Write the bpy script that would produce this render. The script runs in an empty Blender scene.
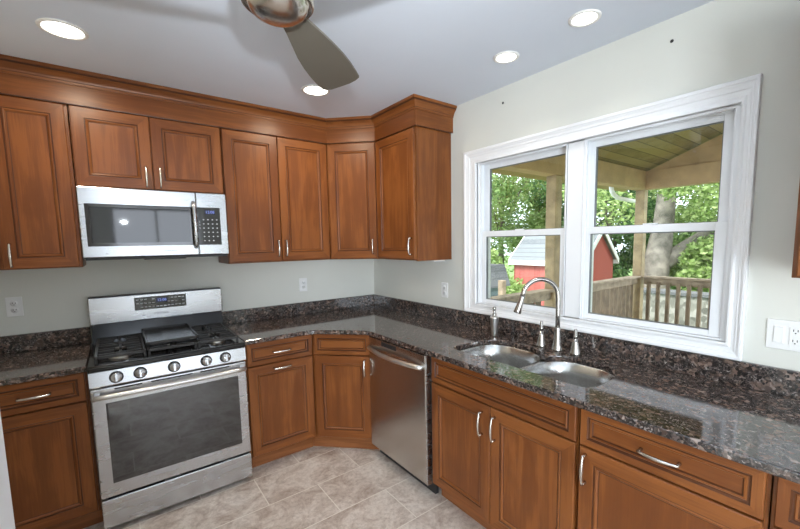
import bpy, bmesh, math, random
from mathutils import Vector, Matrix

random.seed(7)
S = bpy.context.scene
COL = S.collection
PI = math.pi

# ------------------------------------------------------------------ camera, world, lights, exposure
cam_d = bpy.data.cameras.new('camera')
cam = bpy.data.objects.new('camera', cam_d)
COL.objects.link(cam)
yaw, pitch, roll = -0.6569, -0.1011, -0.0165
Fv = Vector((-math.sin(yaw) * math.cos(pitch), math.cos(yaw) * math.cos(pitch), math.sin(pitch)))
Rv = Vector((math.cos(yaw), math.sin(yaw), 0))
Uv = Rv.cross(Fv)
Rr = Rv * math.cos(roll) + Uv * math.sin(roll)
Ur = Uv * math.cos(roll) - Rv * math.sin(roll)
M = Matrix((Rr, Ur, -Fv)).transposed().to_4x4()
M.translation = Vector((-1.9973, -3.1817, 1.5236))
cam.matrix_world = M
cam_d.sensor_fit = 'HORIZONTAL'
cam_d.sensor_width = 36.0
cam_d.lens = 383.16 / 800 * 36.0
cam_d.shift_x = -10.78 / 800
cam_d.shift_y = 16.17 / 800
cam_d.clip_start = 0.02
cam_d.clip_end = 200
S.camera = cam

world = bpy.data.worlds.new('overcast_sky')
S.world = world
world.use_nodes = True
wn = world.node_tree
wn.nodes.clear()
_o = wn.nodes.new('ShaderNodeOutputWorld')
_b = wn.nodes.new('ShaderNodeBackground')
_g = wn.nodes.new('ShaderNodeTexGradient')
_r = wn.nodes.new('ShaderNodeValToRGB')
_m = wn.nodes.new('ShaderNodeMapping')
_c = wn.nodes.new('ShaderNodeTexCoord')
_m.inputs['Rotation'].default_value = (0, PI / 2, 0)
wn.links.new(_c.outputs['Generated'], _m.inputs['Vector'])
wn.links.new(_m.outputs['Vector'], _g.inputs['Vector'])
wn.links.new(_g.outputs['Fac'], _r.inputs['Fac'])
wn.links.new(_r.outputs['Color'], _b.inputs['Color'])
wn.links.new(_b.outputs['Background'], _o.inputs['Surface'])
_r.color_ramp.elements[0].color = (0.80, 0.88, 1.0, 1)
_r.color_ramp.elements[1].color = (1.0, 1.0, 1.0, 1)
_b.inputs['Strength'].default_value = 4.0

def area_light(name, loc, target, sx, sy, power, color=(1, 1, 1), shape='RECTANGLE', spread=PI):
    d = bpy.data.lights.new(name, 'AREA')
    d.shape = shape
    d.size = sx
    d.size_y = sy
    d.energy = power
    d.color = color
    d.spread = spread
    o = bpy.data.objects.new(name, d)
    COL.objects.link(o)
    o.location = loc
    o.rotation_euler = (Vector(target) - Vector(loc)).to_track_quat('-Z', 'Y').to_euler()
    return o

sun_d = bpy.data.lights.new('hazy_sun', 'SUN')
sun_d.energy = 5.0
sun_d.angle = 0.35
sun_d.color = (1.0, 0.97, 0.9)
sun = bpy.data.objects.new('hazy_sun', sun_d)
COL.objects.link(sun)
sun.rotation_euler = Vector((0.62, 0.25, -0.75)).to_track_quat('-Z', 'Y').to_euler()
# daylight through the rear wall window, plus a fill at the door opening
area_light('daylight_rear_window', (-1.3, -6.42, 1.45), (-1.3, 0, 1.2), 1.3, 1.5, 6, (0.86, 0.93, 1.0))
area_light('fill_rear_door', (-3.7, -6.42, 1.15), (-3.2, 0, 1.0), 1.7, 2.1, 175, (0.84, 0.93, 1.0))  # added ambient fill, set at an unseen door opening
# the photographer's flash, held just above the camera
area_light('flash_lamp', (-1.88, -3.07, 1.80), (-1.66, -2.25, 2.68), 0.045, 0.04, 12, (0.88, 0.94, 1.0), spread=math.radians(104))

S.view_settings.view_transform = 'Standard'
S.view_settings.look = 'None'
S.view_settings.gamma = 1.0
S.view_settings.use_curve_mapping = False
S.view_settings.exposure = 0.14

# ------------------------------------------------------------------ materials
def mat(name):
    m = bpy.data.materials.new(name)
    m.use_nodes = True
    nt = m.node_tree
    return m, nt, nt.nodes['Principled BSDF']

def node(nt, t, **kw):
    n = nt.nodes.new(t)
    for k, v in kw.items():
        if k in n.inputs.keys():
            n.inputs[k].default_value = v
        else:
            setattr(n, k, v)
    return n

def ramp(nt, src, stops):
    r = nt.nodes.new('ShaderNodeValToRGB')
    el = r.color_ramp.elements
    while len(el) < len(stops):
        el.new(0.5)
    for e, (p, c) in zip(el, stops):
        e.position = p
        e.color = (*c, 1)
    nt.links.new(src, r.inputs['Fac'])
    return r

def plain(name, col, rough=0.5, metal=0.0, noise=0.0, scale=8.0, ior=1.5, emit=None, estr=0.0):
    m, nt, b = mat(name)
    b.inputs['Roughness'].default_value = rough
    b.inputs['Metallic'].default_value = metal
    b.inputs['IOR'].default_value = ior
    c = node(nt, 'ShaderNodeTexCoord')
    n = node(nt, 'ShaderNodeTexNoise', Scale=scale, Detail=4.0)
    nt.links.new(c.outputs['Object'], n.inputs['Vector'])
    lo = tuple(max(0, x * (1 - noise)) for x in col)
    hi = tuple(min(1, x * (1 + noise)) for x in col)
    r = ramp(nt, n.outputs['Fac'], [(0.3, lo), (0.7, hi)])
    nt.links.new(r.outputs['Color'], b.inputs['Base Color'])
    if emit:
        b.inputs['Emission Color'].default_value = (*emit, 1)
        b.inputs['Emission Strength'].default_value = estr
    return m

def wood(name, dark, mid, light, rough=0.34, su=16.0, sv=1.3, spec=0.35):
    m, nt, b = mat(name)
    uv = node(nt, 'ShaderNodeUVMap')
    oi = node(nt, 'ShaderNodeObjectInfo')
    mp = node(nt, 'ShaderNodeMapping')
    mp.inputs['Scale'].default_value = (su, sv, 1)
    nt.links.new(uv.outputs['UV'], mp.inputs['Vector'])
    n1 = node(nt, 'ShaderNodeTexNoise', Scale=1.0, Detail=5.0, Roughness=0.6, Distortion=0.6)
    nt.links.new(mp.outputs['Vector'], n1.inputs['Vector'])
    mp2 = node(nt, 'ShaderNodeMapping')
    mp2.inputs['Scale'].default_value = (170, 5, 1)
    nt.links.new(uv.outputs['UV'], mp2.inputs['Vector'])
    n2 = node(nt, 'ShaderNodeTexNoise', Scale=1.0, Detail=2.0)
    nt.links.new(mp2.outputs['Vector'], n2.inputs['Vector'])
    mp3 = node(nt, 'ShaderNodeMapping')
    mp3.inputs['Scale'].default_value = (5, 3.2, 1)
    nt.links.new(uv.outputs['UV'], mp3.inputs['Vector'])
    n3 = node(nt, 'ShaderNodeTexNoise', Scale=1.0, Detail=2.0)
    nt.links.new(mp3.outputs['Vector'], n3.inputs['Vector'])
    a = node(nt, 'ShaderNodeMath', operation='MULTIPLY_ADD')
    nt.links.new(n2.outputs['Fac'], a.inputs[0])
    a.inputs[1].default_value = 0.28
    nt.links.new(n1.outputs['Fac'], a.inputs[2])
    a2 = node(nt, 'ShaderNodeMath', operation='MULTIPLY_ADD')
    nt.links.new(n3.outputs['Fac'], a2.inputs[0])
    a2.inputs[1].default_value = 0.42
    nt.links.new(a.outputs[0], a2.inputs[2])
    a3 = node(nt, 'ShaderNodeMath', operation='MULTIPLY_ADD')
    nt.links.new(oi.outputs['Random'], a3.inputs[0])
    a3.inputs[1].default_value = 0.10
    nt.links.new(a2.outputs[0], a3.inputs[2])
    r = ramp(nt, a3.outputs[0], [(0.58, dark), (0.88, mid), (1.0, light)])
    nt.links.new(r.outputs['Color'], b.inputs['Base Color'])
    b.inputs['Roughness'].default_value = rough
    b.inputs['Specular IOR Level'].default_value = spec
    return m

def granite():
    m, nt, b = mat('tan_brown_granite')
    c = node(nt, 'ShaderNodeTexCoord')
    nz = node(nt, 'ShaderNodeTexNoise', Scale=60.0, Detail=3.0)
    nt.links.new(c.outputs['Object'], nz.inputs['Vector'])
    mx = node(nt, 'ShaderNodeMix', data_type='RGBA', blend_type='LINEAR_LIGHT')
    mx.inputs['Factor'].default_value = 0.012
    nt.links.new(c.outputs['Object'], mx.inputs['A'])
    nt.links.new(nz.outputs['Color'], mx.inputs['B'])
    v1 = node(nt, 'ShaderNodeTexVoronoi', Scale=76.0)
    nt.links.new(mx.outputs['Result'], v1.inputs['Vector'])
    r1 = ramp(nt, v1.outputs['Color'], [(0.0, (0.014, 0.012, 0.012)), (0.36, (0.028, 0.022, 0.020)), (0.52, (0.085, 0.056, 0.045)), (0.74, (0.19, 0.13, 0.105)), (1.0, (0.38, 0.31, 0.275))])
    v2 = node(nt, 'ShaderNodeTexVoronoi', Scale=190.0)
    nt.links.new(mx.outputs['Result'], v2.inputs['Vector'])
    r2 = ramp(nt, v2.outputs['Color'], [(0.0, (0.006, 0.006, 0.007)), (0.50, (0.032, 0.026, 0.025)), (0.76, (0.12, 0.095, 0.088)), (1.0, (0.42, 0.38, 0.36))])
    n2 = node(nt, 'ShaderNodeTexNoise', Scale=26.0, Detail=3.0)
    nt.links.new(c.outputs['Object'], n2.inputs['Vector'])
    f = ramp(nt, n2.outputs['Fac'], [(0.42, (0, 0, 0)), (0.56, (1, 1, 1))])
    mm = node(nt, 'ShaderNodeMix', data_type='RGBA')
    nt.links.new(f.outputs['Color'], mm.inputs['Factor'])
    nt.links.new(r1.outputs['Color'], mm.inputs['A'])
    nt.links.new(r2.outputs['Color'], mm.inputs['B'])
    nt.links.new(mm.outputs['Result'], b.inputs['Base Color'])
    b.inputs['Roughness'].default_value = 0.07
    b.inputs['IOR'].default_value = 1.75
    return m

def tile_floor():
    m, nt, b = mat('stone_look_floor_tile')
    c = node(nt, 'ShaderNodeTexCoord')
    mp = node(nt, 'ShaderNodeMapping')
    # grid lines measured on the floor: rows every 0.311 m along y, joints every 0.609 m along x
    mp.inputs['Location'].default_value = (1.386 + 0.609 * 8, 0.684 + 0.311 * 40, 0)
    nt.links.new(c.outputs['Object'], mp.inputs['Vector'])
    br = node(nt, 'ShaderNodeTexBrick')
    br.offset = 0.5
    br.offset_frequency = 2
    br.inputs['Scale'].default_value = 1.0
    br.inputs['Brick Width'].default_value = 0.609
    br.inputs['Row Height'].default_value = 0.311
    br.inputs['Mortar Size'].default_value = 0.0032
    br.inputs['Mortar Smooth'].default_value = 0.1
    br.inputs['Bias'].default_value = 0.0
    br.inputs['Color1'].default_value = (0.0, 0.0, 0.0, 1)
    br.inputs['Color2'].default_value = (1, 1, 1, 1)
    br.inputs['Mortar'].default_value = (0.5, 0.5, 0.5, 1)
    nt.links.new(mp.outputs['Vector'], br.inputs['Vector'])
    n1 = node(nt, 'ShaderNodeTexNoise', Scale=5.5, Detail=8.0, Roughness=0.72, Distortion=0.8)
    off = node(nt, 'ShaderNodeMix', data_type='RGBA', blend_type='ADD')
    off.inputs['Factor'].default_value = 1.0
    nt.links.new(c.outputs['Object'], off.inputs['A'])
    sc = node(nt, 'ShaderNodeMix', data_type='RGBA', blend_type='MULTIPLY')
    sc.inputs['Factor'].default_value = 1.0
    sc.inputs['B'].default_value = (7, 3, 5, 1)
    nt.links.new(br.outputs['Color'], sc.inputs['A'])
    nt.links.new(sc.outputs['Result'], off.inputs['B'])
    nt.links.new(off.outputs['Result'], n1.inputs['Vector'])
    r = ramp(nt, n1.outputs['Fac'], [(0.30, (0.34, 0.255, 0.205)), (0.44, (0.54, 0.455, 0.395)), (0.56, (0.71, 0.64, 0.58)), (0.72, (0.82, 0.77, 0.72))])
    n2 = node(nt, 'ShaderNodeTexNoise', Scale=38.0, Detail=6.0, Roughness=0.75)
    nt.links.new(c.outputs['Object'], n2.inputs['Vector'])
    r2 = ramp(nt, n2.outputs['Fac'], [(0.33, (0.62, 0.58, 0.55)), (0.55, (1, 1, 1))])
    mu = node(nt, 'ShaderNodeMix', data_type='RGBA', blend_type='MULTIPLY')
    mu.inputs['Factor'].default_value = 0.75
    nt.links.new(r.outputs['Color'], mu.inputs['A'])
    nt.links.new(r2.outputs['Color'], mu.inputs['B'])
    mm = node(nt, 'ShaderNodeMix', data_type='RGBA')
    nt.links.new(br.outputs['Fac'], mm.inputs['Factor'])
    nt.links.new(mu.outputs['Result'], mm.inputs['A'])
    mm.inputs['B'].default_value = (0.80, 0.75, 0.68, 1)
    nt.links.new(mm.outputs['Result'], b.inputs['Base Color'])
    b.inputs['Roughness'].default_value = 0.38
    return m

def steel(name, col, rough, streak=(1, 1, 5)):
    m, nt, b = mat(name)
    c = node(nt, 'ShaderNodeTexCoord')
    mp = node(nt, 'ShaderNodeMapping')
    mp.inputs['Scale'].default_value = streak
    nt.links.new(c.outputs['Object'], mp.inputs['Vector'])
    n = node(nt, 'ShaderNodeTexNoise', Scale=4.0, Detail=3.0)
    nt.links.new(mp.outputs['Vector'], n.inputs['Vector'])
    r = ramp(nt, n.outputs['Fac'], [(0.3, tuple(x * 0.975 for x in col)), (0.7, col)])
    nt.links.new(r.outputs['Color'], b.inputs['Base Color'])
    rr = node(nt, 'ShaderNodeMapRange')
    rr.inputs['To Min'].default_value = rough * 0.93
    rr.inputs['To Max'].default_value = rough * 1.08
    nt.links.new(n.outputs['Fac'], rr.inputs['Value'])
    nt.links.new(rr.outputs['Result'], b.inputs['Roughness'])
    b.inputs['Metallic'].default_value = 1.0
    return m

def glass(name):
    m = bpy.data.materials.new(name)
    m.use_nodes = True
    nt = m.node_tree
    nt.nodes.clear()
    o = node(nt, 'ShaderNodeOutputMaterial')
    t = node(nt, 'ShaderNodeBsdfTransparent')
    t.inputs['Color'].default_value = (0.97, 0.985, 0.98, 1)
    g = node(nt, 'ShaderNodeBsdfGlossy')
    g.inputs['Roughness'].default_value = 0.0
    f = node(nt, 'ShaderNodeFresnel', IOR=1.4)
    mx = node(nt, 'ShaderNodeMixShader')
    nt.links.new(f.outputs[0], mx.inputs[0])
    nt.links.new(t.outputs[0], mx.inputs[1])
    nt.links.new(g.outputs[0], mx.inputs[2])
    nt.links.new(mx.outputs[0], o.inputs[0])
    return m

def leaf(name, c0, c1, c2):
    m, nt, b = mat(name)
    g = node(nt, 'ShaderNodeNewGeometry')
    r = ramp(nt, g.outputs['Random Per Island'], [(0.0, c0), (0.55, c1), (1.0, c2)])
    nt.links.new(r.outputs['Color'], b.inputs['Base Color'])
    b.inputs['Roughness'].default_value = 0.55
    t = node(nt, 'ShaderNodeBsdfTranslucent')
    nt.links.new(r.outputs['Color'], t.inputs['Color'])
    mx = node(nt, 'ShaderNodeMixShader')
    mx.inputs[0].default_value = 0.4
    out = nt.nodes['Material Output']
    nt.links.new(b.outputs[0], mx.inputs[1])
    nt.links.new(t.outputs[0], mx.inputs[2])
    nt.links.new(mx.outputs[0], out.inputs[0])
    return m

def banded(name, lo, hi, scale, axis='Z', rough=0.7, gap=(0.02, 0.02, 0.02), gapw=0.06):
    """boards or courses: a colour per board plus a thin dark joint"""
    m, nt, b = mat(name)
    c = node(nt, 'ShaderNodeTexCoord')
    sp = node(nt, 'ShaderNodeSeparateXYZ')
    nt.links.new(c.outputs['Object'], sp.inputs[0])
    mul = node(nt, 'ShaderNodeMath', operation='MULTIPLY')
    nt.links.new(sp.outputs[axis], mul.inputs[0])
    mul.inputs[1].default_value = scale
    fl = node(nt, 'ShaderNodeMath', operation='FLOOR')
    nt.links.new(mul.outputs[0], fl.inputs[0])
    fr = node(nt, 'ShaderNodeMath', operation='FRACT')
    nt.links.new(mul.outputs[0], fr.inputs[0])
    wn_ = node(nt, 'ShaderNodeTexWhiteNoise', noise_dimensions='1D')
    nt.links.new(fl.outputs[0], wn_.inputs['W'])
    nz = node(nt, 'ShaderNodeTexNoise', Scale=7.0, Detail=5.0)
    nt.links.new(c.outputs['Object'], nz.inputs['Vector'])
    ad = node(nt, 'ShaderNodeMath', operation='ADD')
    nt.links.new(wn_.outputs['Value'], ad.inputs[0])
    nt.links.new(nz.outputs['Fac'], ad.inputs[1])
    r = ramp(nt, ad.outputs[0], [(0.4, lo), (1.0, hi)])
    lt = node(nt, 'ShaderNodeMath', operation='LESS_THAN')
    nt.links.new(fr.outputs[0], lt.inputs[0])
    lt.inputs[1].default_value = gapw
    mm = node(nt, 'ShaderNodeMix', data_type='RGBA')
    nt.links.new(lt.outputs[0], mm.inputs['Factor'])
    nt.links.new(r.outputs['Color'], mm.inputs['A'])
    mm.inputs['B'].default_value = (*gap, 1)
    nt.links.new(mm.outputs['Result'], b.inputs['Base Color'])
    b.inputs['Roughness'].default_value = rough
    return m

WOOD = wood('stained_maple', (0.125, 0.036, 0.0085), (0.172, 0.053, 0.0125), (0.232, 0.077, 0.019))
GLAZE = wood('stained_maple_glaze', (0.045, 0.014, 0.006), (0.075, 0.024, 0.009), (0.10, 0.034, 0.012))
TOE = wood('toe_board_stain', (0.12, 0.04, 0.014), (0.20, 0.07, 0.022), (0.27, 0.10, 0.035))
GRANITE = granite()
TILE = tile_floor()
WALL = plain('wall_paint', (0.70, 0.70, 0.645), 0.75, noise=0.012, scale=3)
CEIL = plain('ceiling_paint', (0.70, 0.755, 0.84), 0.85, noise=0.01, scale=3)
WHITE = plain('white_vinyl', (0.82, 0.84, 0.87), 0.3, noise=0.01)
TRIMW = plain('white_trim_paint', (0.84, 0.85, 0.87), 0.35, noise=0.01)
PLATE = plain('white_plate_plastic', (0.83, 0.83, 0.82), 0.35)
SLOT = plain('outlet_slot', (0.03, 0.03, 0.03), 0.6)
STEEL = steel('brushed_steel', (0.56, 0.575, 0.60), 0.27)
STEELH = steel('brushed_steel_vertical', (0.56, 0.54, 0.52), 0.24, (9, 9, 0.6))
SINKST = steel('satin_sink_steel', (0.58, 0.58, 0.57), 0.24, (30, 30, 30))
HANDLE = steel('satin_handle_steel', (0.78, 0.77, 0.76), 0.34, (20, 20, 20))
GRIDM = plain('griddle_coating', (0.016, 0.016, 0.017), 0.22, ior=1.45)
NICKEL = steel('brushed_nickel', (0.66, 0.63, 0.58), 0.25, (20, 20, 20))
FAUCET = steel('faucet_nickel', (0.50, 0.48, 0.45), 0.24, (20, 20, 20))
FANST = steel('fan_nickel', (0.66, 0.63, 0.59), 0.22, (10, 10, 10))
BLACKG = plain('black_gloss', (0.012, 0.012, 0.014), 0.09, ior=1.8)
BLACKE = plain('black_enamel', (0.010, 0.010, 0.011), 0.16, ior=1.45)
OVENG = plain('oven_glass', (0.010, 0.011, 0.013), 0.04, ior=2.0)
MWGLASS = plain('microwave_glass', (0.018, 0.020, 0.024), 0.04, ior=1.6)
CAST = plain('cast_iron', (0.020, 0.020, 0.021), 0.40, noise=0.1, scale=60)
DARK = plain('dark_plastic', (0.02, 0.02, 0.021), 0.45)
BURN = plain('burner_alloy', (0.45, 0.44, 0.42), 0.4, 1.0)
MARK = plain('printed_mark', (0.62, 0.63, 0.66), 0.5)
LOGO = plain('printed_logo', (0.16, 0.16, 0.17), 0.5)
DIGIT = plain('blue_display', (0.05, 0.06, 0.2), 0.4, emit=(0.25, 0.35, 1.0), estr=0.7)
DISPLAY = plain('display_window', (0.02, 0.02, 0.05), 0.2)
BLADE = plain('fan_blade_taupe', (0.13, 0.118, 0.095), 0.42, noise=0.03)
LENS = plain('lit_lens', (0.9, 0.9, 0.85), 0.5, emit=(1.0, 0.95, 0.85), estr=5)
RINGW = plain('white_ring', (0.80, 0.79, 0.76), 0.45)
GLASS = glass('window_glass')
GASKET = plain('glazing_gasket', (0.16, 0.17, 0.18), 0.5)
POSTW = plain('treated_lumber', (0.36, 0.27, 0.15), 0.7, noise=0.3, scale=9)
BEAMW = plain('beam_lumber', (0.42, 0.275, 0.14), 0.7, noise=0.16, scale=6)
PCEIL = banded('porch_ceiling_boards', (0.19, 0.135, 0.05), (0.33, 0.245, 0.10), 9.5, 'Y', gap=(0.07, 0.05, 0.02))
RAILW = plain('weathered_rail', (0.37, 0.30, 0.22), 0.8, noise=0.35, scale=11)
BALW = plain('weathered_baluster', (0.25, 0.19, 0.13), 0.8, noise=0.3, scale=9)
DECK = banded('deck_boards', (0.22, 0.18, 0.13), (0.33, 0.27, 0.2), 7.0, 'Y')
GRASS = plain('lawn', (0.12, 0.22, 0.05), 0.9, noise=0.5, scale=3)
SHEDR_LIT = banded('red_siding_sunlit', (0.42, 0.115, 0.105), (0.50, 0.145, 0.13), 5.0, 'X', gap=(0.30, 0.07, 0.06), gapw=0.05)  # sun and haze on the eave wall put into a paler, pinker red
SHEDR_DIM = banded('red_siding_gable_dim', (0.36, 0.075, 0.06), (0.43, 0.095, 0.075), 5.0, 'Y', gap=(0.26, 0.045, 0.04), gapw=0.05)  # same siding in a darker copy, dimmer light on the gable put into the colour
SHING = banded('grey_shingles', (0.14, 0.155, 0.175), (0.20, 0.22, 0.24), 7.0, 'Z', gap=(0.10, 0.11, 0.125), gapw=0.12)
SHINGD = banded('dark_shingles', (0.05, 0.055, 0.06), (0.10, 0.105, 0.11), 6.0, 'Z')
EXTW = plain('exterior_white', (0.82, 0.83, 0.84), 0.5)
BLUEG = banded('blue_grey_slats', (0.08, 0.11, 0.13), (0.14, 0.18, 0.20), 9.0, 'Z')
BARK = plain('grey_bark', (0.20, 0.18, 0.155), 0.9, noise=0.5, scale=5)
BARKD = plain('dark_bark', (0.12, 0.10, 0.08), 0.9, noise=0.5, scale=5)
STONE, _nt, _b2 = mat('pale_field_stone')
_c = node(_nt, 'ShaderNodeTexCoord')
_v = node(_nt, 'ShaderNodeTexVoronoi', Scale=11.0)
_nt.links.new(_c.outputs['Object'], _v.inputs['Vector'])
_rr = ramp(_nt, _v.outputs['Color'], [(0.0, (0.07, 0.07, 0.06)), (0.5, (0.19, 0.185, 0.16)), (1.0, (0.36, 0.35, 0.32))])
_nt.links.new(_rr.outputs['Color'], _b2.inputs['Base Color'])
_b2.inputs['Roughness'].default_value = 0.9
LEAF = [leaf('leaf_bright', (0.15, 0.25, 0.06), (0.29, 0.41, 0.13), (0.50, 0.60, 0.28)),
        leaf('leaf_mid', (0.08, 0.16, 0.045), (0.19, 0.32, 0.10), (0.38, 0.51, 0.21)),
        leaf('leaf_deep', (0.04, 0.10, 0.035), (0.09, 0.20, 0.06), (0.18, 0.33, 0.10))]

# ------------------------------------------------------------------ mesh helpers
class MB:
    def __init__(self):
        self.bm = bmesh.new()
        self.uv = self.bm.loops.layers.uv.new('UVMap')

    def _off(self):
        return random.uniform(-9, 9), random.uniform(-9, 9)

    def add(self, t, mi=0, grain='v', smooth=False):
        ox, oy = self._off()
        vm = {}
        for v in t.verts:
            vm[v] = self.bm.verts.new(v.co)
        t.normal_update()
        for f in t.faces:
            try:
                nf = self.bm.faces.new([vm[v] for v in f.verts])
            except ValueError:
                continue
            nf.material_index = mi + f.material_index
            nf.smooth = smooth
            n = f.normal
            a = max(range(3), key=lambda i: abs(n[i]))
            for l in nf.loops:
                c = l.vert.co
                u, v = ((c.y, c.z), (c.x, c.z), (c.x, c.y))[a]
                if grain == 'h' or (grain == 'x' and a == 2):
                    u, v = v, u
                l[self.uv].uv = (u + ox, v + oy)
        t.free()
        return self

    def box(self, x0, x1, y0, y1, z0, z1, mi=0, b=0.0, seg=2, grain='v', mtx=None):
        t = bmesh.new()
        bmesh.ops.create_cube(t, size=1)
        for v in t.verts:
            v.co = Vector(((x0 + x1) / 2 + v.co.x * (x1 - x0), (y0 + y1) / 2 + v.co.y * (y1 - y0), (z0 + z1) / 2 + v.co.z * (z1 - z0)))
        if b:
            bmesh.ops.bevel(t, geom=t.edges[:], offset=b, segments=seg, affect='EDGES', profile=0.5)
        if mtx:
            bmesh.ops.transform(t, matrix=mtx, verts=t.verts[:])
        return self.add(t, mi, grain, smooth=False)

    def prism(self, poly, z0, z1, mi=0, b=0.0, grain='v', mtx=None):
        t = bmesh.new()
        lo = [t.verts.new((x, y, z0)) for x, y in poly]
        hi = [t.verts.new((x, y, z1)) for x, y in poly]
        n = len(poly)
        t.faces.new(lo[::-1])
        t.faces.new(hi)
        for i in range(n):
            t.faces.new((lo[i], lo[(i + 1) % n], hi[(i + 1) % n], hi[i]))
        bmesh.ops.recalc_face_normals(t, faces=t.faces[:])
        if b:
            bmesh.ops.bevel(t, geom=t.edges[:], offset=b, segments=2, affect='EDGES', profile=0.5)
        if mtx:
            bmesh.ops.transform(t, matrix=mtx, verts=t.verts[:])
        return self.add(t, mi, grain)

    def tube(self, pts, r, seg=12, mi=0, caps=True):
        pts = [Vector(p) for p in pts]
        rs = r if isinstance(r, (list, tuple)) else [r] * len(pts)
        t = bmesh.new()
        rings = []
        d0 = (pts[1] - pts[0]).normalized()
        ref = Vector((0, 0, 1)) if abs(d0.z) < 0.9 else Vector((1, 0, 0))
        nrm = d0.cross(ref).normalized()
        for i, p in enumerate(pts):
            if i == 0:
                d = d0
            elif i == len(pts) - 1:
                d = (pts[-1] - pts[-2]).normalized()
            else:
                d = ((pts[i + 1] - p).normalized() + (p - pts[i - 1]).normalized()).normalized()
            nrm = (nrm - d * nrm.dot(d)).normalized()
            bn = d.cross(nrm)
            rings.append([t.verts.new(p + (nrm * math.cos(2 * PI * k / seg) + bn * math.sin(2 * PI * k / seg)) * rs[i]) for k in range(seg)])
        for a, c in zip(rings, rings[1:]):
            for k in range(seg):
                t.faces.new((a[k], a[(k + 1) % seg], c[(k + 1) % seg], c[k]))
        if caps:
            t.faces.new(rings[0][::-1])
            t.faces.new(rings[-1])
        bmesh.ops.recalc_face_normals(t, faces=t.faces[:])
        self.add(t, mi, smooth=True)
        return self

    def lathe(self, prof, seg=32, mi=0, mtx=None, mis=None):
        """prof: (radius, height) pairs turned round the z axis"""
        t = bmesh.new()
        rings = []
        for r, z in prof:
            if r < 1e-6:
                rings.append([t.verts.new((0, 0, z))])
            else:
                rings.append([t.verts.new((r * math.cos(2 * PI * k / seg), r * math.sin(2 * PI * k / seg), z)) for k in range(seg)])
        for a, c in zip(rings, rings[1:]):
            for k in range(seg):
                k2 = (k + 1) % seg
                if len(a) == 1 and len(c) == 1:
                    continue
                if len(a) == 1:
                    t.faces.new((a[0], c[k2], c[k]))
                elif len(c) == 1:
                    t.faces.new((a[k], a[k2], c[0]))
                else:
                    t.faces.new((a[k], a[k2], c[k2], c[k]))
        bmesh.ops.recalc_face_normals(t, faces=t.faces[:])
        if mtx:
            bmesh.ops.transform(t, matrix=mtx, verts=t.verts[:])
        return self.add(t, mi, smooth=True)

    def sweep(self, path, prof, mi=0, grain='h', glaze=()):
        """closed profile (offset to the right of the path, z) along an open xy path, mitred"""
        P = [Vector((x, y)) for x, y in path]
        t = bmesh.new()
        rings = []
        for i, p in enumerate(P):
            ds = []
            if i > 0:
                ds.append((p - P[i - 1]).normalized())
            if i < len(P) - 1:
                ds.append((P[i + 1] - p).normalized())
            ns = [Vector((d.y, -d.x)) for d in ds]
            if len(ns) == 1:
                o = ns[0]
            else:
                s = ns[0] + ns[1]
                o = s / (1 + ns[0].dot(ns[1]))
            rings.append([t.verts.new((p.x + o.x * a, p.y + o.y * a, z)) for a, z in prof])
        n = len(prof)
        for a, c in zip(rings, rings[1:]):
            for k in range(n):
                f = t.faces.new((a[k], a[(k + 1) % n], c[(k + 1) % n], c[k]))
                f.material_index = 1 if k in glaze else 0
        t.faces.new(rings[0])
        t.faces.new(rings[-1][::-1])
        bmesh.ops.recalc_face_normals(t, faces=t.faces[:])
        return self.add(t, mi, grain)

    def build(self, name, mats, parent=None, loc=(0, 0, 0), rot=(0, 0, 0), kind=None, label=None):
        me = bpy.data.meshes.new(name)
        self.bm.to_mesh(me)
        self.bm.free()
        for m in (mats if isinstance(mats, (list, tuple)) else [mats]):
            me.materials.append(m)
        o = bpy.data.objects.new(name, me)
        COL.objects.link(o)
        o.location = loc
        o.rotation_euler = rot
        if parent:
            o.parent = parent
        if kind:
            o['kind'] = kind
        if label:
            o['label'] = label
        return o

def thing(name, label, cat, loc=(0, 0, 0), rz=0.0, group=None):
    o = bpy.data.objects.new(name, None)
    o.empty_display_size = 0.05
    COL.objects.link(o)
    o.location = loc
    o.rotation_euler = (0, 0, rz)
    return tag(o, label, cat, group)

def tag(o, label, cat, group=None):
    o['label'] = label
    o['category'] = cat
    if group:
        o['group'] = group
    return o

def copy_tree(o, loc=None, label=None, parent=None):
    c = o.copy()
    COL.objects.link(c)
    if parent:
        c.parent = parent
    if loc:
        c.location = loc
    if label:
        c['label'] = label
    for ch in list(o.children):
        copy_tree(ch, parent=c)
    return c

def text_mesh(txt, size, mtx, name, material, parent, extrude=0.0003):
    cu = bpy.data.curves.new(name, 'FONT')
    cu.body = txt
    cu.size = size
    cu.align_x = 'CENTER'
    cu.align_y = 'CENTER'
    cu.extrude = extrude
    tmp = bpy.data.objects.new(name, cu)
    COL.objects.link(tmp)
    dg = bpy.context.evaluated_depsgraph_get()
    me = bpy.data.meshes.new_from_object(tmp.evaluated_get(dg))
    bpy.data.objects.remove(tmp)
    me.transform(mtx)
    me.materials.clear()
    me.materials.append(material)
    o = bpy.data.objects.new(name, me)
    COL.objects.link(o)
    o.parent = parent
    return o

RX = Matrix.Rotation(PI / 2, 4, 'X')      # text and lathes from the xy plane to face -y

# ------------------------------------------------------------------ structure: the room
H = 2.475
YR = -6.5
XL = -5.0
WT = 0.14
b = MB().box(XL, 0, YR, 0, -0.05, 0)
b.build('floor', TILE, kind='structure')
MB().box(XL - 0.1, 0.12, YR - 0.1, 0.12, H, H + 0.08).build('ceiling', CEIL, kind='structure')
MB().box(-2.76, WT, 0, 0.12, -0.05, H).build('wall_back', WALL, kind='structure')
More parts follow.
